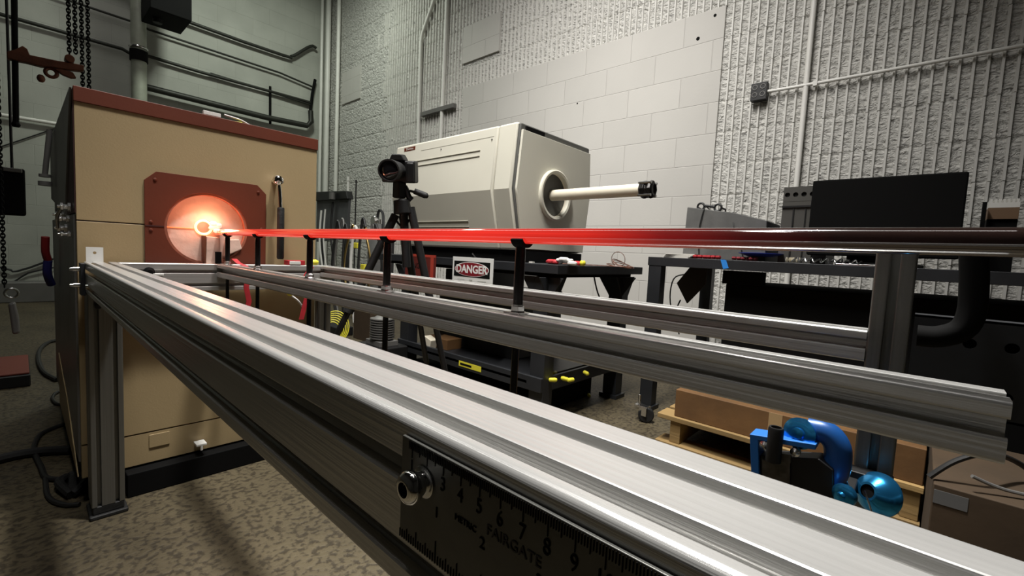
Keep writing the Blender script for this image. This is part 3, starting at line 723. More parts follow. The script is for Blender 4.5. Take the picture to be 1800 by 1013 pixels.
sz = -.52
p = aZ(772, 612, sz)
cb = MB().box(1.50, 1.60, 1.80, 1.98, sz, sz + .055).build('cardboard_box', M_card, bevel=.002); tag(cb, 'small open brown box on the low bench shelf', 'box')
tag(MB().prism([(1.935, sz + .018), (1.87, sz), (1.86, sz + .05), (1.92, sz + .068)], 'X', 1.44, 1.485).build('ceramic_block', M_ceramic, bevel=.004), 'cream ceramic block beside the brown box on the low shelf', 'block')
bb = thing('instrument_case', 'black instrument case with a pale end panel on the low shelf', 'case', (1.62, 1.55, sz))
MB().box(1.63, 2.02, 1.456, 2.04, sz, sz + .33).box(1.66, 2.0, 1.75, 2.03, sz + .33, sz + .42).build('case_body', M_black, bb, bevel=.004)
MB().box(1.63, 1.80, 1.445, 1.456, sz + .004, sz + .172).build('end_panel', M_greyp, bb, bevel=.001)
p = aX(832, 638, 1.42); q = aX(850, 645, 1.42)
tag(MB().box(1.46, 2.0, 1.22, 2.03, FZ, -.60).build('under_shelf_shade', M_blackm, bevel=.01), 'black block added as shade on the floor below the low bench shelf', 'crate')  # added block; its black stands in for the shade under the bench
lt = MB().m(M_yellow).box(1.4185, 1.4197, 1.455, 1.61, -.547, -.522).m(M_blackm).box(1.4180, 1.4186, 1.52, 1.60, -.54, -.530)
tag(lt.build('warning_label'), 'yellow strip label with black print on the low shelf edge', 'label')
ce = None
spots = [(975, 656), (993, 666), (1003, 668), (1030, 656), (972, 668)]
for i, (px, py) in enumerate(spots):
    p = aZ(px, py, sz + .01)
    if ce is None:
        ce = MB().lathe([(0, .0035), (.004, .0085), (.026, .0095), (.034, .007), (.036, .003)], (0, 0, sz + .0097), (1, .35, 0), 12).build('cable_end_plug', M_yellow)
        base = ce.location.copy(); o = ce
    else: o = ce.copy(); scene.collection.objects.link(o)
    o.location = (p.x, p.y, base.z); o.rotation_euler.z = i * 1.3
    tag(o, ['yellow plug topmost in the cluster on the shelf end', 'yellow plug in the middle of the shelf end cluster', 'yellow plug lowest in the cluster on the shelf end', 'yellow plug by itself at the right of the shelf', 'yellow plug partly behind the bench leg'][i], 'plug', 'yellow plugs on the low shelf')
p = aZ(1035, 695, FZ + .01)
o = ce.copy(); scene.collection.objects.link(o); o.location = (p.x, p.y, .0002); o.rotation_euler.z = .4
tag(o, 'yellow plug lying on the floor below the bench shelf', 'plug')
# finned motor and parts at the left end of the shelf
mo = thing('finned_motor', 'grey electric motor with cooling fins under the left end of the bench', 'motor', (1.33, 2.33, FZ))
mc = aX(672, 578, 1.30)
fm = MB().lathe([(0, .05), (.015, .052), (.12, .052), (.135, .03)], (mc.x, mc.y, mc.z - .065), (0, 0, 1), 28).build('motor_body', M_greyp, mo)
for k in range(9):
    MB().lathe([(0, .050), (0, .064), (.005, .064), (.005, .050)], (mc.x, mc.y, mc.z - .048 + k * .0125), (0, 0, 1), 28).build('cooling_fin', M_greyp, mo)
MB().box(mc.x - .055, mc.x + .055, mc.y - .07, mc.y + .07, mc.z - .085, mc.z - .058).build('motor_foot', M_greyp, mo, bevel=.002)
MB().box(mc.x - .10, mc.x + .10, mc.y - .10, mc.y + .14, FZ, mc.z - .085).build('pump_housing', M_black, mo, bevel=.01)

# ============================================================ SECOND BENCH (RIGHT)
TX = 2.025
b2 = thing('steel_bench', 'black steel bench at the right, crowded with papers, tools and a dark monitor', 'bench', (2.4, 0, FZ))
MB().box(TX, 2.78, -1.15, .972, -.020, .021).build('bench_top', M_darkgrey, b2, bevel=.002)
for x0, y0 in ((TX + .002, .905), (2.72, .905), (TX + .002, -1.1), (2.72, -1.1)):
    lg = MB().box(x0, x0 + .055, y0, y0 + .062, FZ + .02, -.020).build('leg', M_darkgrey, b2, bevel=.002)
    MB().box(x0 - .01, x0 + .065, y0 - .01, y0 + .072, FZ, FZ + .02).build('foot_plate', M_darkgrey, lg)
BZ = .021
# monitor seen from behind
mn = thing('monitor', 'large black monitor standing on the right-hand bench', 'monitor', (2.12, .12, BZ))
ya, yb = aX(1428, 330, 2.1).y, aX(1701, 330, 2.1).y
MB().box(2.10, 2.125, yb, ya, BZ + .035, .345).build('screen', M_blackm, mn, bevel=.006)
MB().box(2.126, 2.15, .03, .22, BZ + .004, .2).box(2.08, 2.24, 0, .25, BZ, BZ + .012).build('monitor_stand', M_blackm, mn, bevel=.003)
# drilled grey chassis left of the monitor
cs = thing('instrument_chassis', 'grey upright chassis with round punched holes beside the monitor', 'chassis', (2.2, .4, BZ))
ya, yb = aX(1378, 330, 2.16).y, aX(1437, 325, 2.16).y
zt = aX(1400, 328, 2.16).z
MB().box(2.175, 2.40, yb - .05, ya, BZ, zt - .004).build('chassis_body', M_black, cs)
cp = MB().m(mat('dim_grey_panel', (.075, .072, .065), .5)); nn = 4
for k in range(nn):
    y1 = ya - k * (ya - yb) / nn; y0 = ya - (k + 1) * (ya - yb) / nn
    cp.disc_hole([(y0, zt - .06), (y1, zt - .06), (y1, zt), (y0, zt)], ((y0 + y1) / 2, zt - .032), .0095, 'X', 2.165, 2.17, 20)
cp.box(2.165, 2.17, yb, ya, BZ, zt - .061)
cp.m(M_black).box(2.158, 2.165, yb, ya, zt - .085, zt - .078)
cp.box(2.160, 2.165, ya - .045, ya - .04, BZ, zt - .09).box(2.160, 2.165, yb + .03, yb + .034, BZ, zt - .09)
cp.build('punched_panel', parent=cs)
# sloped grey hood
P_ = [aX(1203, 400, 2.2), aX(1208, 364, 2.2), aX(1240, 368, 2.2), aX(1290, 374, 2.2), aX(1348, 388, 2.2), aX(1350, 402, 2.2)]
hb = thing('sloped_console', 'grey sloped console with a cable over it at the left of the right bench', 'console', (2.3, .65, BZ))
MB().prism([(P_[0].y, BZ), (P_[1].y, P_[1].z), (P_[2].y, P_[2].z), (P_[3].y, P_[3].z), (P_[4].y, P_[4].z), (P_[5].y, BZ)], 'X', 2.2, 2.45).build('console_body', M_bootgrey, hb, bevel=.004)
q = aX(1213, 366, 2.199)
MB().tube([(2.196, P_[2].y + .01, BZ + .003), (2.192, P_[2].y + .02, .15), (2.2, P_[2].y + .005, P_[2].z + .004), (2.25, P_[2].y, P_[2].z + .006)], .0028).build('console_lead', M_cable, hb)
MB().tube([(2.196, P_[3].y - .06, BZ + .003), (2.192, P_[3].y - .03, .13), (2.197, P_[3].y - .005, .18), (2.22, P_[3].y + .01, P_[3].z + .004)], .0028).build('console_lead', M_cable, hb)
sg = MB(); s0 = aX(1232, 364, 2.25); s1 = aX(1262, 366, 2.25)
for q in (s0, s1): sg.torus((2.25, q.y, q.z + .002), .016, .005, Matrix.Rotation(math.pi / 2, 3, 'Y'), 20, 8)
sg.cyl((2.25, s0.y - .016, s0.z + .006), (2.25, s1.y + .016, s1.z + .006), .006)
sg.tube([(2.25, s0.y + .016, s0.z), (2.29, s0.y + .02, s0.z - .002), (2.33, s0.y + .01, s0.z - .008)], .004).tube([(2.25, s1.y - .016, s1.z), (2.29, s1.y - .02, s1.z - .002), (2.33, s1.y - .01, s1.z - .008)], .004)
tag(sg.build('safety_glasses', M_black), 'black safety glasses resting on the sloped grey console', 'glasses')
# loose things on the bench edge
def flat(name, px0, px1, X, dx, h, m, label, cat, z=BZ, rot=0):
    a = aX(px0, 450, X); b = aX(px1, 450, X)
    mb = MB(); nn = 6; L_ = a.y - b.y
    for k in range(nn):
        mb.sphere((X + dx * random.uniform(.3, .7), a.y - L_ * (k + .5) / nn, z + h * .5), h * .55, (dx / h * .5, L_ / nn / h * 1.1, .9), 8)
    return tag(mb.build(name, m), label, cat)
random.seed(11)
pa = MB()
for k in range(4):
    a = aX(1165, 449, 2.06); b = aX(1214, 449, 2.06)
    M_ = Matrix.Rotation(.1 * k - .15, 4, 'Z'); cx_, cy2 = 2.14, (a.y + b.y) / 2
    pa.box(-.07, .07, -(a.y - b.y) / 2, (a.y - b.y) / 2, BZ + .0055 * k, BZ + .0055 * k + .0045, Matrix.Translation((cx_, cy2, 0)) @ M_)
tag(pa.build('paper_pad', M_paper), 'stack of white papers at the left end of the right bench', 'papers')
flat('red_rag', 1214, 1262, 2.06, .07, .022, M_redp, 'dark red rag bunched on the bench beside the papers', 'rag')
flat('red_rag', 1284, 1330, 2.06, .07, .020, mat('faded_red_cloth', (.28, .03, .04), .8, 0, .3, 30), 'dull red rag under the blue tray', 'rag')
p = aX(1268, 441, TX); q = aX(1286, 458, TX)
tp = MB().prism([(p.y, BZ + .001), (p.y - .022, BZ + .001), (p.y - .036, BZ - .034), (p.y - .014, BZ - .039)], 'X', TX - .0022, TX - .0006)
tp.box(TX - .0022, TX + .03, p.y - .022, p.y, BZ + .0002, BZ + .0014)
tag(tp.build('blue_tape', M_tape), 'bright blue strip of tape folded over the bench edge', 'tape')
p0, p1 = aX(1296, 446, 2.12), aX(1376, 446, 2.12)
tr = MB().lathe([(0, .05), (.012, .085), (.014, .085), (.004, .05)], (2.14, (p0.y + p1.y) / 2, BZ + .022), (0, 0, 1), 32)
tag(tr.build('blue_tray', mat('blue_plastic', (.03, .05, .33), .4)), 'shallow round blue tray on the right bench', 'tray')
flat('crumpled_wrap', 1380, 1405, 2.07, .06, .026, M_ceramic, 'crumpled cream wrapping beside the blue tray', 'wrapping')
tl = MB(); rr = random.Random(9)
for k in range(9):
    a = aX(1405 + k * 13, 452, 2.07)
    tl.tube([(2.05, a.y + .02, BZ + .006), (2.07 + rr.uniform(0, .03), a.y + .008, BZ + .020 + rr.uniform(0, .006)), (2.06, a.y, BZ + .008), (2.08, a.y - .01, BZ + .016)], .0032)
tag(tl.build('tangled_wire', M_steel), 'tangle of bare silver wire along the right bench edge', 'wire')
p = aX(1500, 465, 2.035)
tag(MB().box(2.035, 2.06, .10, .24, BZ, BZ + .005).build('steel_strip', M_steel, bevel=.001), 'flat bright steel strip lying near the tall post', 'strip')
# comb-edged white board on brown box at far right
bx0 = aX(1737, 370, 2.3); bx1 = aX(1792, 370, 2.3)
bxo = thing('wooden_box', 'brown wooden box with a white toothed strip on top, far right of the bench', 'box', (2.4, -.2, BZ))
zb = aX(1760, 385, 2.3).z; zm = aX(1760, 365, 2.3).z; ztp = aX(1760, 353, 2.3).z
MB().box(2.3, 2.5, bx1.y, bx0.y, zb, zm).build('box_body', mat('brown_board', (.22, .13, .07), .7, 0, .3, 6), bxo)
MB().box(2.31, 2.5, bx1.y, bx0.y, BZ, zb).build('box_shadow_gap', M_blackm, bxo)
cmb = MB().box(2.3, 2.49, bx1.y, bx0.y, zm, ztp - .006)
nt_ = 7
for k in range(nt_):
    y = bx1.y + (bx0.y - bx1.y) * (k + .5) / nt_; cmb.box(2.3, 2.49, y - .003, y + .003, ztp - .006, ztp + .006)
cmb.build('toothed_strip', M_wpaint, bxo)
p = aX(1733, 355, 2.25)
tag(MB().box(2.25, 2.28, p.y - .004, p.y + .006, BZ, p.z).build('black_rod', M_blackm), 'thin black upright strip standing left of the wooden box', 'strip')
# dark cabinet under the bench
cbn = thing('equipment_cabinet', 'black cabinet filling the space under the right bench', 'cabinet', (2.4, .1, FZ))
MB().box(2.13, 2.70, -.9, .645, FZ, -.083).build('cabinet_body', M_blackm, cbn, bevel=.004)
MB().box(2.12, 2.19, .50, .66, -.083, -.024).build('cabinet_hood', M_blackm, cbn, bevel=.004)
# leaning dark panel seen between leg and cabinet
q = [aX(1213, 469, 2.3), aX(1189, 498, 2.3), aX(1207, 534, 2.3), aX(1240, 500, 2.3), aX(1243, 470, 2.3)]
tag(MB().prism([(v_.y, v_.z) for v_ in q], 'X', 2.3, 2.315).build('hanging_bag', mat('dark_brown_cloth', (.035, .028, .022), .8), bevel=.003), 'dark pointed cloth hanging below the right bench beside its leg', 'cloth')
blob_cable('loose_cable', [(2.6, .97, -.02), (2.6, 1.0, -.06), (2.65, 1.1, -.10), (2.7, 1.13, -.25), (2.8, 1.1, -.45)], .004, M_cable, 'thin black cable hanging behind the gap between the benches')
blob_cable('loose_cable', [(2.0, 1.25, -.09), (2.02, 1.22, -.2), (2.1, 1.17, -.30), (2.2, 1.08, -.32), (2.35, .98, -.28), (2.4, .95, -.20)], .004, M_cable, 'thin black cable looping from bench leg to bench leg')
# castor in front of the pallet
cs_ = thing('castor', 'black swivel castor with a chrome stem in front of the bench leg', 'castor', (1.86, .86, FZ))
MB().lathe([(-.014, .010), (-.014, .030), (-.010, .034), (.010, .034), (.014, .030), (.014, .010)], (1.86, .85, FZ + .034), (1, .5, 0), 24).build('wheel', M_rubber, cs_)
MB().box(1.842, 1.878, .84, .90, FZ + .062, FZ + .072).box(1.838, 1.843, .84, .875, FZ + .03, FZ + .068).box(1.878, 1.883, .84, .875, FZ + .03, FZ + .068).cyl((1.86, .885, FZ + .072), (1.86, .885, FZ + .115), .006).build('fork', M_steel, cs_, bevel=.001)

# ============================================================ PALLET, BOXES
pz = -.590; PX = 1.677
plt = thing('wooden_pallet', 'pale wooden pallet under the long brown box', 'pallet', (1.95, .3, FZ))
yl = .72
for k, (a, b) in enumerate(((PX, PX + .09), (PX + .115, PX + .205), (PX + .23, PX + .32), (PX + .345, PX + .435))):
    MB().box(a, b, -.055, yl, pz - .018, pz).build('deck_board', M_wood, plt, bevel=.002)
for yy in (-.05, .29, .63):
    MB().box(PX + .01, PX + .43, yy, yy + .04, FZ + .018, pz - .018).build('stringer', M_wood, plt, bevel=.002)
MB().box(PX - .005, PX + .085, -.055, yl, FZ, FZ + .018).build('base_board', M_wood, plt, bevel=.002)
lbx = thing('cardboard_box', 'long low brown cardboard box lying on the wooden pallet', 'box', (1.95, .3, pz))
MB().box(PX + .015, PX + .42, -.052, .66, pz, pz + .105).build('carton', M_card, lbx, bevel=.003)
MB().box(PX + .0135, PX + .015, .30, .34, pz + .002, pz + .104).build('packing_tape', mat('clear_tape', (.36, .24, .12), .25), lbx)
dbx = thing('cardboard_box', 'big dim brown carton at the lower right with a grey label', 'box', (1.5, -.3, FZ))
DXX = 1.35; yk = aX(1641, 850, DXX).y; zk = aX(1641, 850, DXX).z
MB().box(DXX, DXX + .42, -.72, yk, FZ, zk).build('carton', M_cardd, dbx, bevel=.003)
p = aX(1643, 862, DXX); q = aX(1702, 893, DXX)
MB().box(DXX - .001, DXX, aX(1702, 885, DXX).y, yk - .002, zk - .042, zk - .012).build('grey_label', mat('grey_paper_label', (.12, .12, .12), .6), dbx)
blob_cable('loose_cable', [(1.37, -.05, zk + .005), (1.39, -.09, zk + .05), (1.42, -.14, zk + .075), (1.5, -.19, zk + .05), (1.55, -.24, zk + .008)], .006, M_cable, 'thick dark cable arching over the lower right carton')
blob_cable('loose_cable', [(1.36, -.115, zk + .035), (1.38, -.15, zk + .02), (1.4, -.19, zk + .012), (1.45, -.30, zk + .007), (1.5, -.4, zk + .006)], .004, M_greyp, 'grey cable lying on the lower right carton')

# ============================================================ BLUE CLAMP ARM ON THE TALL POST
VX = .56; K = VX / 1.42
def V(px, py, X=VX): r_ = aX(px, py, X); return (r_.y, r_.z)
ht = thing('clamp_arm', 'blue jointed clamp arm with shiny wheels and a black cylinder, low on the tall post', 'clamp', (VX, .05, V(1500, 900)[1]))
MB().prism([V(1321, 760), V(1437, 778), V(1436, 788), V(1336, 771), V(1338, 870), V(1325, 866)], 'X', VX - .008, VX + .018).build('blue_bracket', mat('flat_blue_plate', (.02, .17, .58), .5, .1), ht, bevel=.001)
a, b = V(1371, 728), V(1371, 790)
MB().lathe([(0, .0075), (.036, .0075), (.038, .0068), (.038, .0052), (.030, .005)], (VX - .012, a[0], b[1] - .011), (0, 0, 1), 28).build('black_cylinder', M_black, ht)
MB().prism([V(1336, 800), V(1440, 806), V(1466, 826), V(1466, 880), V(1400, 880), V(1336, 868)], 'X', VX - .002, VX + .022).build('gear_housing', M_black, ht, bevel=.0015)
for px, py in ((1346, 780), (1400, 792)):
    q = V(px, py); MB().lathe([(0, .0048), (.006, .0048), (.0075, .003), (.009, .0015)], (VX - .002, q[0], q[1]), (-1, 0, 0), 14).build('clamp_bolt', M_steel, ht)
MB().prism([V(1342, 806), V(1390, 812), V(1390, 850), V(1342, 845)], 'X', VX - .006, VX - .002).prism([V(1354, 790), V(1392, 797), V(1392, 812), V(1354, 806)], 'X', VX - .007, VX - .002).build('rating_plate', mat('dull_plate', (.13, .12, .10), .4, .4, .5, 90), ht)
q = V(1406, 764)
MB().lathe([(0, .0158), (.006, .0165), (.0075, .0165), (.009, .013), (.0096, .012), (.0096, .0065), (.0125, .006), (.0132, .0)], (VX + .010, q[0] - .001, q[1] - .001), (-.95, .30, .12), 40).build('upper_wheel', M_bluem, ht)
arm = MB()
P_ = [V(1418, 760), V(1450, 768), V(1468, 792), V(1468, 825), V(1460, 850), V(1472, 878)]
arm.tube([(VX + .014, a_, b_) for a_, b_ in P_], .0125, 16, 5)
arm.build('swan_arm', M_blue, ht)
q = V(1492, 866)
MB().lathe([(0, .0095), (.0045, .011), (.0075, .011), (.009, .009), (.0096, .004), (.0125, .003), (.0132, .0)], (VX - .006, q[0], q[1]), (-.9, .5, 0), 36).build('lower_wheel', M_bluem, ht)
q = V(1533, 866, .655)
ax_ = Vector((-.80, .52, .30)).normalized()
c0 = Vector((.655, q[0], q[1])) + ax_ * .008
cn = MB().lathe([(0, .0075), (.0, .010), (.006, .0185), (.016, .0245), (.020, .0245), (.020, .0225), (.010, .0160), (.004, .0075)], c0, -ax_, 40, cap=False)
cn.build('blue_bell', M_bluem, ht)
MB().cyl(c0 - ax_ * .002, c0 - ax_ * .004, .0074, n=24).build('bell_bore', M_blackm, ht)
MB().box(.666, .6895, .004, .045, c0.z - .016, c0.z + .012).box(VX + .012, .672, .035, .050, c0.z - .010, c0.z + .004).build('post_clamp', M_black, ht, bevel=.0015)
MB().cyl(c0 + ax_ * .004, c0 + ax_ * .006 + Vector((-.01, -.014, -.030)), .0009).build('wire_stem', M_steel, ht)

# ============================================================ CAMERA ON TRIPOD
tr = thing('camera_tripod', 'black camera tripod with a pan handle standing before the grey furnace', 'tripod', (.95, 1.47, FZ))
TC = Vector((.950, 1.468, 0))
side = Vector((.5329, -.8462, 0)).normalized(); back = Vector((.8462, .5329, 0)).normalized()   # image right, away
def TP(px, py, d=0):    # point on the tripod's own upright plane
    n_ = Vector((.938, 1.477, 0)).normalized(); r_ = ray(px, py); return r_ * ((TC.dot(n_)) / n_.dot(r_)) + back * d
c_t = TP(706, 385)
MB().cyl(TP(708, 350), TP(715, 470), .016).build('centre_column', M_black, tr)
MB().cyl(TP(706, 352), TP(708, 376), .030, .034).build('shoulder', M_black, tr, bevel=.003)
MB().box(-.018, .018, -.02, .02, -.028, .03, Matrix.Translation(TP(702, 335))).build('pan_head', M_black, tr, bevel=.005)
MB().tube([TP(700, 325), TP(712, 330), TP(718, 345), TP(724, 352)], .011, 10).build('tilt_bracket', M_black, tr)
hnd = MB().tube([TP(705, 338), TP(722, 336), TP(730, 338)], .005, 8, 0).build('pan_handle', M_black, tr)
MB().cyl(TP(728, 336), TP(748, 344), .011, .012, 14).sphere(TP(748, 344), .012, n=10).build('handle_grip', M_rubber, hnd)
for k, (pt, pb, d) in enumerate((((695, 378), (640, 500), -.02), ((722, 365), (768, 560), -.03), ((708, 380), (712, 520), .10))):
    t0 = TP(*pt); b0 = TP(*pb, d); dv = (b0 - t0).normalized(); L_ = (FZ + .006 - t0.z) / dv.z
    lg = MB().cyl(t0, t0 + dv * L_ * .42, .0155, .0145, 12).build('leg', M_black, tr)
    MB().cyl(t0 + dv * L_ * .40, t0 + dv * L_ * .44, .019, .019, 12).build('leg_lock', M_rubber, lg)
    MB().cyl(t0 + dv * L_ * .42, t0 + dv * L_ * .72, .0115, .0115, 12).cyl(t0 + dv * L_ * .72, t0 + dv * L_ * .985, .0085, .0085, 12).build('lower_tube', M_post, lg)
    MB().sphere(t0 + dv * L_ * .985, .013, n=10).build('rubber_foot', M_rubber, lg)
MB().tube([TP(693, 384), TP(708, 402), TP(722, 384)], .005, 6, 0).build('spreader', M_black, tr)

cm = thing('photo_camera', 'black photo camera with a big lens on the tripod, aimed at the furnace', 'camera', tuple(TP(700, 322)))
cx = TP(702, 300); fw = Vector((-.70, -.52, -.16)).normalized()   # lens axis
ux = fw.cross(Vector((0, 0, 1))).normalized(); uz = ux.cross(fw)
Mc = Matrix(((ux.x, fw.x, uz.x, cx.x), (ux.y, fw.y, uz.y, cx.y), (ux.z, fw.z, uz.z, cx.z), (0, 0, 0, 1)))
MB().box(-.064, .064, -.030, .018, -.044, .036, Mc).box(-.064, -.036, .018, .032, -.042, .03, Mc).build('camera_body', M_black, cm, bevel=.009, seg=3)
MB().prism([(-.03, .036), (.03, .036), (.018, .058), (-.018, .058)], 'Y', -.02, .026).build('prism_hump', M_black, cm, bevel=.004)
bpy.context.view_layer.update()
hump = [o for o in cm.children if o.name.startswith('prism_hump')][0]
for v_ in hump.data.vertices: v_.co = (Mc @ (v_.co + (cm.location - Vector((0, 0, H))))) - (cm.location - Vector((0, 0, H)))
MB().lathe([(0, .031), (.02, .033), (.03, .031), (.055, .034), (.06, .0375), (.085, .039), (.09, .039), (.09, .034), (.08, .033)], cx + fw * .018, fw, 36).build('lens', M_rubber, cm)
MB().lathe([(0, .033), (.004, .024), (.006, 0)], cx + fw * .098, fw, 30).build('front_glass', M_glass, cm)

# ============================================================ RIGHT WALL FITTINGS
XWf = XW - .004
cdt = thing('wall_conduit', 'long thin horizontal conduit ending at the four-gang box on the ribbed wall', 'conduit', (XWf, 0, 1.0))
p = aX(1352, 160, XW - .025)
MB().tube([(XW - .022, .80, 1.070), (XW - .022, .68, 1.066), (XW - .022, .2, 1.064), (XW - .022, -1.6, 1.064)], .0095, 12, 3).build('pipe', M_wpaint, cdt)
for yy in (.55, -.3, -1.1): MB().box(XW - .034, XW + .0, yy - .01, yy + .01, 1.05, 1.078).build('pipe_clip', M_wpaint, cdt)
jb = thing('outlet_box', 'small black box with four round openings on the ribbed wall', 'outlet box', (XWf, .84, 1.0))
MB().box(XW - .045, XW + .0, .795, .885, 1.020, 1.125).build('box_body', M_black, jb, bevel=.003)
for a_, b_ in ((.818, 1.099), (.862, 1.099), (.818, 1.054), (.862, 1.054)):
    MB().torus((XW - .0455, a_, b_), .0135, .003, Matrix.Rotation(math.pi / 2, 3, 'Y'), 20, 6).build('opening_ring', M_greyp, jb)
vc = thing('wall_conduit', 'single vertical grey conduit crossing the horizontal one on the ribbed wall', 'conduit', (XWf, .6, -.5))
MB().cyl((XW - .016, .592, ZC), (XW - .016, .600, -.6), .0145, n=14).build('pipe', M_wpaint, vc)
for lab, pts in (('left one of two white conduits, bent near the top', [(765, -120), (764, -3), (743, 58), (740, 75), (735, 260)]), ('right one of two white conduits, straight all the way', [(790, -120), (786, 0), (774, 260)])):
    P_ = [aX(x_, y_, XW - .022) for x_, y_ in pts]
    bt = P_[-1].copy(); bt.z = FZ; P_.append(bt)
    o = thing('wall_conduit', lab + ' on the ribbed wall', 'conduit', (XWf, P_[-1].y, FZ))
    MB().tube(P_, .020, 12, 0).build('pipe', M_wpaint, o)
sb = MB(); a, b = aX(742, 202, XW - .02), aX(800, 186, XW - .02)
sb.box(XW - .046, XW - .0, b.y, a.y, (a.z + b.z) / 2 - .022, (a.z + b.z) / 2 + .022)
tag(sb.build('strut_channel', M_greyp, bevel=.002), 'short dark strut holding the two white conduits', 'strut')
# corner conduits
cols = [(566, 'white painted corner pipe, left of three'), (577, 'white painted corner pipe, middle of three'), (590, 'white painted corner pipe, right of three')]
for px, lab in cols:
    p = aX(px, 150, XW - .06) if px > 570 else aY(px, 150, YB - .05)
    p = {566: Vector((3.02, YB - .05, 0)), 577: Vector((3.07, YB - .14, 0)), 590: Vector((3.085, YB - .42, 0))}[px]
    r_ = {566: .022, 577: .034, 590: .026}[px]
    tag(MB().cyl((p.x, p.y, FZ), (p.x, p.y, ZC), r_, n=14).build('corner_pipe', M_wpaint), lab, 'pipe', 'corner pipes where the two walls meet')
hole = None
for i, (px, py) in enumerate(((1227, 68), (1257, 27), (1015, 182))):
    p = aX(px, py, XW - .002)
    o = MB().cyl((XW - .0035, p.y, p.z), (XW - .0021, p.y, p.z), (.012, .010, .006)[i], n=14).build('anchor_plug', M_blackm)
    tag(o, ['black anchor plug in the smooth blocks, lower one at the right edge', 'black anchor plug near the top right corner of the smooth blocks', 'tiny black anchor plug amid the smooth blocks above the grey furnace'][i], 'plug', 'anchor plugs in the smooth block wall')

# ============================================================ BACK WALL PIPES
def wall_pipe(px, r, m, label, off=.06, cat='pipe', smooth=0, name='wall_pipe'):
    P_ = [aY(x_, y_, YB - off) for x_, y_ in px]
    return tag(MB().tube(P_, r, 12, smooth).build(name, m), label, cat)
vp = thing('vent_pipe', 'thick grey vertical pipe with a black coupling behind the tan furnace', 'pipe', (.95, YB - .25, FZ))
pc_ = aY(243, 20, YB - .25); q = aY(245, 165, YB - .25)
MB().cyl((pc_.x, YB - .25, ZC), (q.x, YB - .25, FZ), .068, n=24).build('pipe', M_greenpaint, vp)
q = aY(244, 100, YB - .25)
MB().cyl((q.x, YB - .25, q.z - .05), (q.x, YB - .25, q.z + .06), .080, n=24).build('coupling', M_blackm, vp)
MB().torus((q.x, YB - .25, q.z + .09), .075, .012, None, 24, 8).build('hose_clamp', M_steel, vp)
wall_pipe([(-160, -180), (150, -40), (325, 36), (497, 97), (512, 99), (522, 95), (540, 84), (550, 81), (556, 85)], .020, M_dpipe, 'uppermost dark pipe on the back wall with a kinked right end', .06, smooth=2)
wall_pipe([(-200, -118), (95, -8), (232, 38), (262, 52), (492, 128), (550, 153)], .012, M_dpipe, 'thin pipe second from the top on the back wall', .05)
wall_pipe([(-260, -62), (-10, 22), (215, 86), (232, 96), (262, 99), (350, 126), (545, 180)], .018, M_dpipe, 'dark pipe third from the top, running behind the vertical one', .05)
wall_pipe([(370, 129), (470, 160), (545, 184)], .012, M_dpipe, 'thin dark pipe close under the third pipe', .05)
wall_pipe([(256, 153), (470, 207), (540, 221), (547, 214), (546, 195)], .036, M_dpipe, 'thickest dark pipe, low on the back wall, with a green end cap', .10)
wall_pipe([(475, 152), (475, 218)], .015, M_blackm, 'short vertical black strut crossing the back wall pipes', .03, 'strut')
wall_pipe([(554, 140), (549, 165), (545, 200)], .020, M_blackm, 'short slanting black pipe at the corner of the back wall', .05)
wall_pipe([(-300, 146), (-10, 200), (108, 219)], .018, M_wpaint, 'pale thin pipe low on the back wall at far left', .05)
wall_pipe([(-200, 330), (-10, 262), (100, 225)], .006, M_cable, 'thin black line rising to the furnace on the back wall', .02, 'cable')
bxx = thing('hanging_heater', 'dark square box high on the back wall at top left', 'box', (1.2, YB - .5, 2.3))
a, b = aY(252, 20, YB - .5), aY(323, 52, YB - .5)
MB().box(a.x, b.x, YB - .85, YB - .37, b.z - .02, ZC).build('heater_body', M_blackm, bxx, bevel=.01)
MB().cyl((a.x + .1, YB - .6, b.z - .06), (a.x + .1, YB - .6, b.z), .04, n=20).build('outlet', M_black, bxx)
wall_pipe([(-200, 440), (0, 470), (30, 477), (95, 455)], .010, M_cable, 'black cable sagging along the back wall behind the chain', .03, 'cable', 3)
wall_pipe([(-200, 495), (0, 500), (50, 480), (98, 470)], .008, M_cable, 'second black cable sagging lower on the back wall', .03, 'cable', 3)
o = MB().box(-2.5, .85, YB - .25, YB - .002, FZ + .0, FZ + .20)
tag(o.build('kerb_block', M_greyp, bevel=.01), 'low grey kerb along the foot of the back wall', 'kerb')

# ============================================================ CHAINS, HOOK, STRAP (LEFT)
YCH = 3.2
def chain(name, px, pyb, label, thick=.0030, link=.0215, group=None, wide=.0066, topz=ZC, Y=YCH):
    p = aY(px, pyb, Y); z = topz; mb = MB(); k = 0
    while z > p.z:
        R_ = Matrix.Rotation(math.pi / 2 * (k % 2), 3, 'Z') @ Matrix.Rotation(math.pi / 2, 3, 'X')
        mb.torus((p.x, Y, z), wide, thick, R_, 10, 5, sy=1.65)
        z -= link * .72; k += 1
    return tag(mb.build(name, M_blackm), label, 'chain', group)
chain('hoist_chain', 8, 505, 'long black chain hanging at the far left edge down to a ring')
chain('hoist_chain', 122, 96, 'leftmost of the two chains holding the rusty beam clamp', group='chains by the rusty clamp')
chain('hoist_chain', 133, 96, 'right chain of the two holding the rusty beam clamp', group='chains by the rusty clamp')
chain('hoist_chain', 146, 175, 'chain just right of the clamp chains, hanging behind the furnace', group='chains by the rusty clamp', Y=3.3)
chain('hoist_chain', 157, 175, 'rightmost of the four chains, hanging behind the furnace', group='chains by the rusty clamp', Y=3.35)
a = aY(28, 219, YCH); 
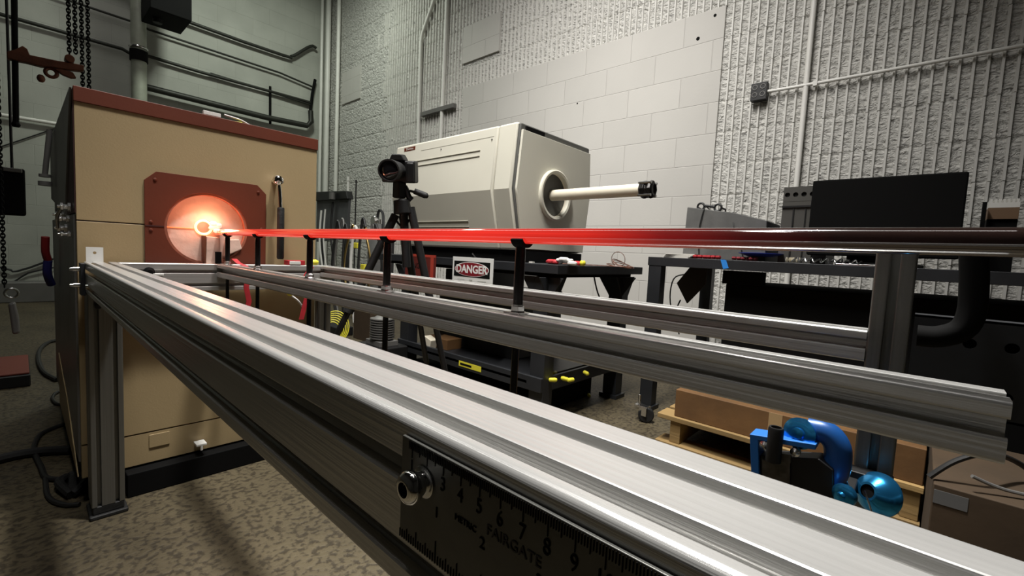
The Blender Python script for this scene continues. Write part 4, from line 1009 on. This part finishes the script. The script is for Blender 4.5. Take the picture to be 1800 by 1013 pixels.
tag(MB().tube([(aY(25, 0, YCH).x, YCH, ZC), (aY(25, 0, YCH).x, YCH, 1.05), (a.x, YCH, a.z)], .011, 8, 0).sphere(a, .016, n=8).build('black_strap', M_blackm), 'straight black rope with a knotted end beside the left chain', 'rope')
bc = thing('beam_clamp', 'rusty orange clamp bar with hooks hanging from two chains', 'clamp', (.12, YCH, .74))
def CP(px, py, Y=YCH): r_ = aY(px, py, Y); return (r_.x, r_.z)
MB().prism([CP(12, 92), CP(28, 88), CP(40, 82), CP(48, 88), CP(52, 98), CP(100, 108), CP(147, 116), CP(147, 126), CP(120, 124), CP(95, 120), CP(72, 118), CP(50, 112), CP(30, 108), CP(12, 104)], 'Y', YCH - .02, YCH + .02).build('clamp_bar', M_rust, bc, bevel=.004)
q = CP(122, 105); MB().lathe([(-.03, .018), (.03, .018)], (q[0], YCH, q[1]), (0, 1, 0), 20).build('roller', M_rust, bc, bevel=.003)
q = CP(90, 128); MB().torus((q[0], YCH, q[1]), .020, .008, Matrix.Rotation(math.pi / 2, 3, 'X'), 20, 8).build('eye', M_rust, bc)
q = CP(72, 138); MB().sphere((q[0], YCH, q[1]), .015, (1, .8, 1.3), 12).build('weight', M_rust, bc)
P_ = [CP(95, 122), CP(110, 132), CP(125, 138), CP(134, 138), CP(128, 128), CP(108, 122)]
MB().prism(P_, 'Y', YCH - .015, YCH + .015).build('jaw', M_rust, bc, bevel=.003)
hb_ = thing('chain_hoist', 'black chain hoist body hanging at the left edge', 'hoist', (-.03, 3.6, .05))
q0, q1 = CP(-30, 292, 3.6), CP(46, 380, 3.6)
MB().cyl((q0[0], 3.5, (q0[1] + q1[1]) / 2), (q0[0], 3.7, (q0[1] + q1[1]) / 2), .01).box(q0[0], q1[0], 3.5, 3.7, q1[1], q0[1]).build('hoist_body', M_blackm, hb_, bevel=.04, seg=4)
q = CP(30, 300, 3.5); MB().box(q0[0] + .02, q1[0] - .01, 3.49, 3.5, q[1] - .01, q[1] + .01).build('top_bar', M_greyp, hb_, bevel=.003)
MB().cyl((q0[0] + .1, 3.6, q0[1]), (q0[0] + .1, 3.6, ZC), .006).build('suspension_wire', M_black, hb_)
q = CP(20, 514)
tag(MB().torus((q[0], YCH, q[1] - .004), .022, .005, Matrix.Rotation(math.pi / 2, 3, 'X'), 24, 8).build('chain_ring', M_steel), 'steel ring at the lower end of the left chain', 'ring')
q = [CP(14, 534), CP(27, 530), CP(34, 560), CP(36, 585), CP(22, 588)]
tag(MB().prism(q, 'Y', YCH - .02, YCH + .02).build('tag_handle', M_greyp, bevel=.01, seg=3), 'curved grey handle hanging under the steel ring', 'handle')
# flat case on the floor at left
fc = thing('tool_case', 'flat red-topped black case on the floor at the left edge', 'case', (-.2, 3.1, FZ))
MB().box(-.75, .025, 2.97, 3.42, FZ, FZ + .055).build('case_base', M_black, fc, bevel=.006)
MB().box(-.75, .022, 2.98, 3.41, FZ + .055, FZ + .065).build('case_lid', mat('dark_red_lid', (.17, .035, .02), .6), fc, bevel=.004)
def floor_cable(pxs, r, label, m=M_cable):
    return tag(MB().tube([aZ(x_, y_, FZ + r) for x_, y_ in pxs], r, 8, 5).build('floor_cable', m), label, 'cable')
floor_cable([(-20, 812), (30, 800), (80, 793), (125, 791)], .014, 'thick black cable on the floor at the left edge')
floor_cable([(118, 745), (95, 752), (70, 765), (60, 785), (62, 800), (72, 820), (82, 840), (110, 842), (140, 838)], .007, 'black cable curling round on the floor beside the furnace')
floor_cable([(80, 838), (82, 865), (92, 880), (115, 888), (140, 887)], .006, 'short black cable ending near the frame foot')
floor_cable([(104, 598), (85, 602), (70, 615), (68, 635), (78, 655), (100, 668)], .010, 'black cable loop on the floor behind the red-topped case')
floor_cable([(118, 685), (100, 690), (92, 700), (100, 710), (112, 712)], .006, 'small black cable loop close to the furnace side')
cl = MB()
q = aZ(135, 875, FZ)
for dx_, dy_ in ((-.03, .04), (.0, .05), (.02, .0)):
    cl.tube([(q.x - .01, q.y + .0, FZ + .012), (q.x + dx_, q.y + dy_ + .04, FZ + .02), (q.x + dx_ * .5, q.y + dy_ + .09, FZ + .012)], .011, 8, 4)
tag(cl.build('coiled_hose', M_rubber), 'short coiled black hose beside the frame foot', 'hose')
tag(MB().tube([(FXl - .035, 2.25, -.02), (FXl - .036, 2.26, -.07), (FXl - .03, 2.27, -.10)], .011, 10, 3).build('red_hose', mat('red_rubber', (.25, .015, .015), .5)), 'short red hose at the left side of the tan furnace', 'hose')
tag(MB().tube([(FXl - .030, 2.27, -.103), (FXl - .032, 2.28, -.15), (FXl - .022, 2.3, -.19)], .012, 10, 3).build('blue_hose', mat('blue_rubber', (.02, .02, .14), .5)), 'dark blue hose below the red hose beside the furnace', 'hose')
tag(MB().cyl(aY(352 + 28, 797, 1.52), aY(470, 781, 1.52), .004).build('thin_floor_rod', M_greyp), 'thin grey rod lying along the furnace plinth', 'rod') if False else None

# ============================================================ RED STRAPS AND PLUGS NEAR THE FRAME
def ribbon(pts, w_, t_, name, m, label, cat='strap'):
    mb = MB(); P_ = [Vector(p) for p in pts]; rings = []
    for p in P_: rings.append([p + Vector((-w_, 0, 0)), p + Vector((w_, 0, 0)), p + Vector((w_, t_, .001)), p + Vector((-w_, t_, .001))])
    mb.loft(rings); return tag(mb.build(name, m), label, cat)
p = lambda px, py, Y: aY(px, py, Y)
ribbon([p(412, 458, 1.50) + Vector((0, -.0, .004)), p(420, 463, 1.485), p(432, 468, 1.475), p(437, 490, 1.46), p(433, 505, 1.46), p(438, 530, 1.46), p(434, 545, 1.46)], .007, .003, 'red_strap', M_redp, 'red webbing strap draped over the cross beam and hanging down')
ribbon([p(548, 470, 1.42), p(538, 485, 1.42), p(540, 520, 1.42), p(534, 545, 1.42), p(530, 562, 1.42)], .007, .003, 'red_strap', M_redp, 'second red strap hanging by the yellow plug')
rb = MB(); q = aZ(545, 468, ZT)
tag(MB().m(M_redp).box(.585, .64, 1.512, 1.545, ZT + .0005, ZT + .016).m(M_white).box(.59, .625, 1.509, 1.5120, ZT + .002, ZT + .013).build('red_pouch', bevel=.002), 'small red pouch with a white patch lying on the cross beam', 'pouch')
q = aZ(567, 458, ZT + .01)
tag(MB().lathe([(0, .004), (.006, .009), (.026, .010), (.034, .006)], (.655, 1.53, ZT + .0105), (.8, -.3, 0), 12).build('yellow_plug', M_yellow), 'yellow plug lying on the far corner of the frame', 'plug')
q = aY(512, 520, 1.44)
yp = thing('yellow_plug', 'yellow plug on a white lead hanging under the middle beam', 'plug', tuple(q))
MB().lathe([(0, .004), (.006, .009), (.024, .009), (.03, .005)], q, (-.3, .1, .6), 12).build('plug_body', M_yellow, yp)
MB().tube([q, aY(525, 530, 1.44), aY(535, 545, 1.44)], .003).build('lead', M_white, yp)

# ============================================================ CLUTTER AT THE FOOT OF THE CORNER
XC = 2.55
pb = thing('wall_rack', 'dark rack with a top bar and grey board near the room corner', 'rack', (XC, 4.9, FZ))
def C(px, py, X=XC): r_ = aX(px, py, X); return (r_.y, r_.z)
a, b = C(556, 336), C(614, 352)
MB().prism([C(556, 338), C(612, 336), C(615, 350), C(556, 354)], 'X', XC - .03, XC + .05).build('top_bar', M_black, pb, bevel=.008)
MB().prism([C(557, 354), C(613, 350), C(608, 420), C(556, 425)], 'X', XC + .0, XC + .03).build('back_board', mat('slate_board', (.10, .105, .11), .6, 0, .3, 6), pb)
for px in (562, 606):
    a_, b_ = C(px, 380); MB().box(XC + .03, XC + .06, a_ - .015, a_ + .015, FZ, b_).build('upright', M_darkgrey, pb)
for px, py0, py1, r_, m_, l_ in ((565, 370, 480, .012, M_wpaint, 'white tube hanging leftmost on the dark rack'), (572, 368, 480, .010, M_wpaint, 'second white tube hanging on the dark rack'), (585, 355, 470, .012, M_cable, 'black hose hanging at the middle of the dark rack')):
    a_, b_ = C(px, py0, XC - .04); c_, d_ = C(px + 3, py1, XC - .04)
    tag(MB().tube([(XC - .04, a_, b_), (XC - .06, (a_ + c_) / 2 + .03, (b_ + d_) / 2), (XC - .04, c_, d_)], r_, 8, 4).build('hanging_tube', m_), l_, 'tube')
a_, b_ = C(587, 345, XC - .05); tag(MB().cyl((XC - .07, a_, b_ - .04), (XC - .07, a_, b_ + .04), .035, n=16).build('gauge_body', M_greyp), 'grey round gauge body on the bar of the dark rack', 'gauge')
gx = 2.2
for px, py, h_, r_, l_ in ((612, 318, .10, .018, 'white-capped canister above the rack end'), (626, 322, .07, .010, 'thin dark tube end above the rack')):
    a_, b_ = C(px, py, XC + .2)
    tag(MB().cyl((XC + .2, a_, FZ), (XC + .2, a_, b_), r_ * .8).cyl((XC + .2, a_, b_), (XC + .2, a_, b_ + h_ * .5), r_).build('slim_canister', M_wpaint if 'white' in l_ else M_cable), l_, 'canister')
# gas bottle with regulator
gb_ = thing('gas_bottle', 'dull grey gas bottle with a regulator left of the tripod', 'gas bottle', (1.9, 3.0, FZ))
a_, b_ = C(668, 400, 2.16)
MB().lathe([(0, .095), (.02, .1), (b_ - FZ - .12, .1), (b_ - FZ - .03, .06), (b_ - FZ + .02, .03), (b_ - FZ + .03, .025)], (2.16, a_, FZ), (0, 0, 1), 28).build('bottle', M_bootgrey, gb_)
MB().cyl((2.16, a_, b_ + .02), (2.16, a_, b_ + .07), .02).cyl((2.11, a_ - .01, b_ + .055), (2.08, a_ - .01, b_ + .055), .035, n=20).cyl((2.16, a_ + .02, b_ + .05), (2.16, a_ + .09, b_ + .09), .016).build('regulator', M_steel, gb_)
MB().tube([(2.16, a_ + .05, b_ + .08), (2.16, a_ + .02, b_ + .15), (2.16, a_ - .04, b_ + .12), (2.13, a_ - .10, b_ + .02), (2.1, a_ - .13, b_ - .2)], .012, 8, 4).build('gas_hose', M_cable, gb_)
rr = random.Random(21)
cols_ = [(M_cable, 'black'), (M_greyp, 'grey'), (M_cable, 'black'), (M_brass, 'tan'), (M_wpaint, 'white'), (M_cable, 'black'), (M_brass, 'tan'), (M_greyp, 'grey'), (M_cable, 'black')]
where = ['nearest the rack', 'beside the leftmost black one', 'behind the yellow tie', 'leftmost of its colour', 'beside the yellow tie', 'in the middle of the bundle', 'passing down to the floor coil', 'right of the tan one', 'closest to the gas bottle']
for k, (m_, c_) in enumerate(cols_):
    px = 592 + k * 8.5; X_ = 2.05 + rr.uniform(-.15, .15)
    top = aX(px + rr.uniform(-3, 3), 388 + rr.uniform(-14, 14), X_); bot = aX(px + rr.uniform(-12, 12), 560, X_); midp = aX(px + rr.uniform(-14, 14), 470, X_)
    bot.z = FZ + .02; hk = top + Vector((0, -.05, -.06))
    tag(MB().tube([hk, top, midp, bot], .009 + rr.uniform(0, .005), 8, 5).build('hanging_hose', m_), '%s hose hanging between rack and tripod, %s' % (c_, where[k]), 'hose', 'hoses hanging between the rack and the tripod')
    
hr = thing('hose_rail', 'low dark rail carrying the hanging hoses left of the tripod', 'rail', (2.1, 3.6, FZ))
a_, _ = C(588, 395, 2.2); b_, _ = C(672, 395, 2.2); z_ = C(630, 408, 2.2)[1]
MB().box(2.30, 2.33, b_, a_, z_ - .02, z_ + .02).box(2.30, 2.33, b_, b_ + .04, FZ, z_).box(2.30, 2.33, a_ - .04, a_, FZ, z_).build('rail_body', M_black, hr)
for i, (px, py) in enumerate(((628, 432), (640, 470))):
    q = aX(px, py, 1.95); tag(MB().box(q.x - .02, q.x + .02, q.y - .03, q.y + .03, q.z - .025, q.z + .025).build('yellow_tie', M_yellow, bevel=.006), ['yellow tie high on the hose bundle', 'yellow tie low on the hose bundle'][i], 'tie')
yc = MB(); q = aX(592, 572, 1.46)
Ry = Vector((-.45, -.86, .25)).to_track_quat('Z', 'Y').to_matrix()
for k in range(6):
    yc.torus((q.x + .006 * k - .03, q.y + .004 * k, q.z - .035 + .004 * k), .060 + .010 * k, .0042, Ry, 40, 8, sx=.8)
tag(yc.build('yellow_hose_coil', M_yellow), 'coil of yellow hose under the frame left of the finned motor', 'hose')
ds = MB(); q = aX(588, 575, 1.72)
ds.box(1.66, 1.80, q.y - .16, q.y + .22, FZ, q.z + .02)
tag(ds.build('dark_crate', M_black, bevel=.01), 'black crate behind the yellow hose coil', 'crate')
q0 = aX(622, 545, 1.75); q1 = aX(650, 590, 1.75)
tag(MB().box(1.75, 1.95, q1.y, q0.y, FZ, q0.z + .05).build('cardboard_box', M_cardd, bevel=.003), 'pale brown carton standing left of the finned motor', 'box')
# black hose curving beside the perforated channel
hs = MB(); HX = .80
P_ = [aX(x_, y_, HX) for x_, y_ in ((1712, 440), (1712, 500), (1708, 550), (1690, 580), (1650, 592), (1612, 590))]
hs.tube([P_[0] + Vector((0, 0, .0))] + P_[1:], .014, 14, 4)
tag(hs.build('black_hose', M_blackm), 'thick black hose bending down beside the tall post', 'hose')
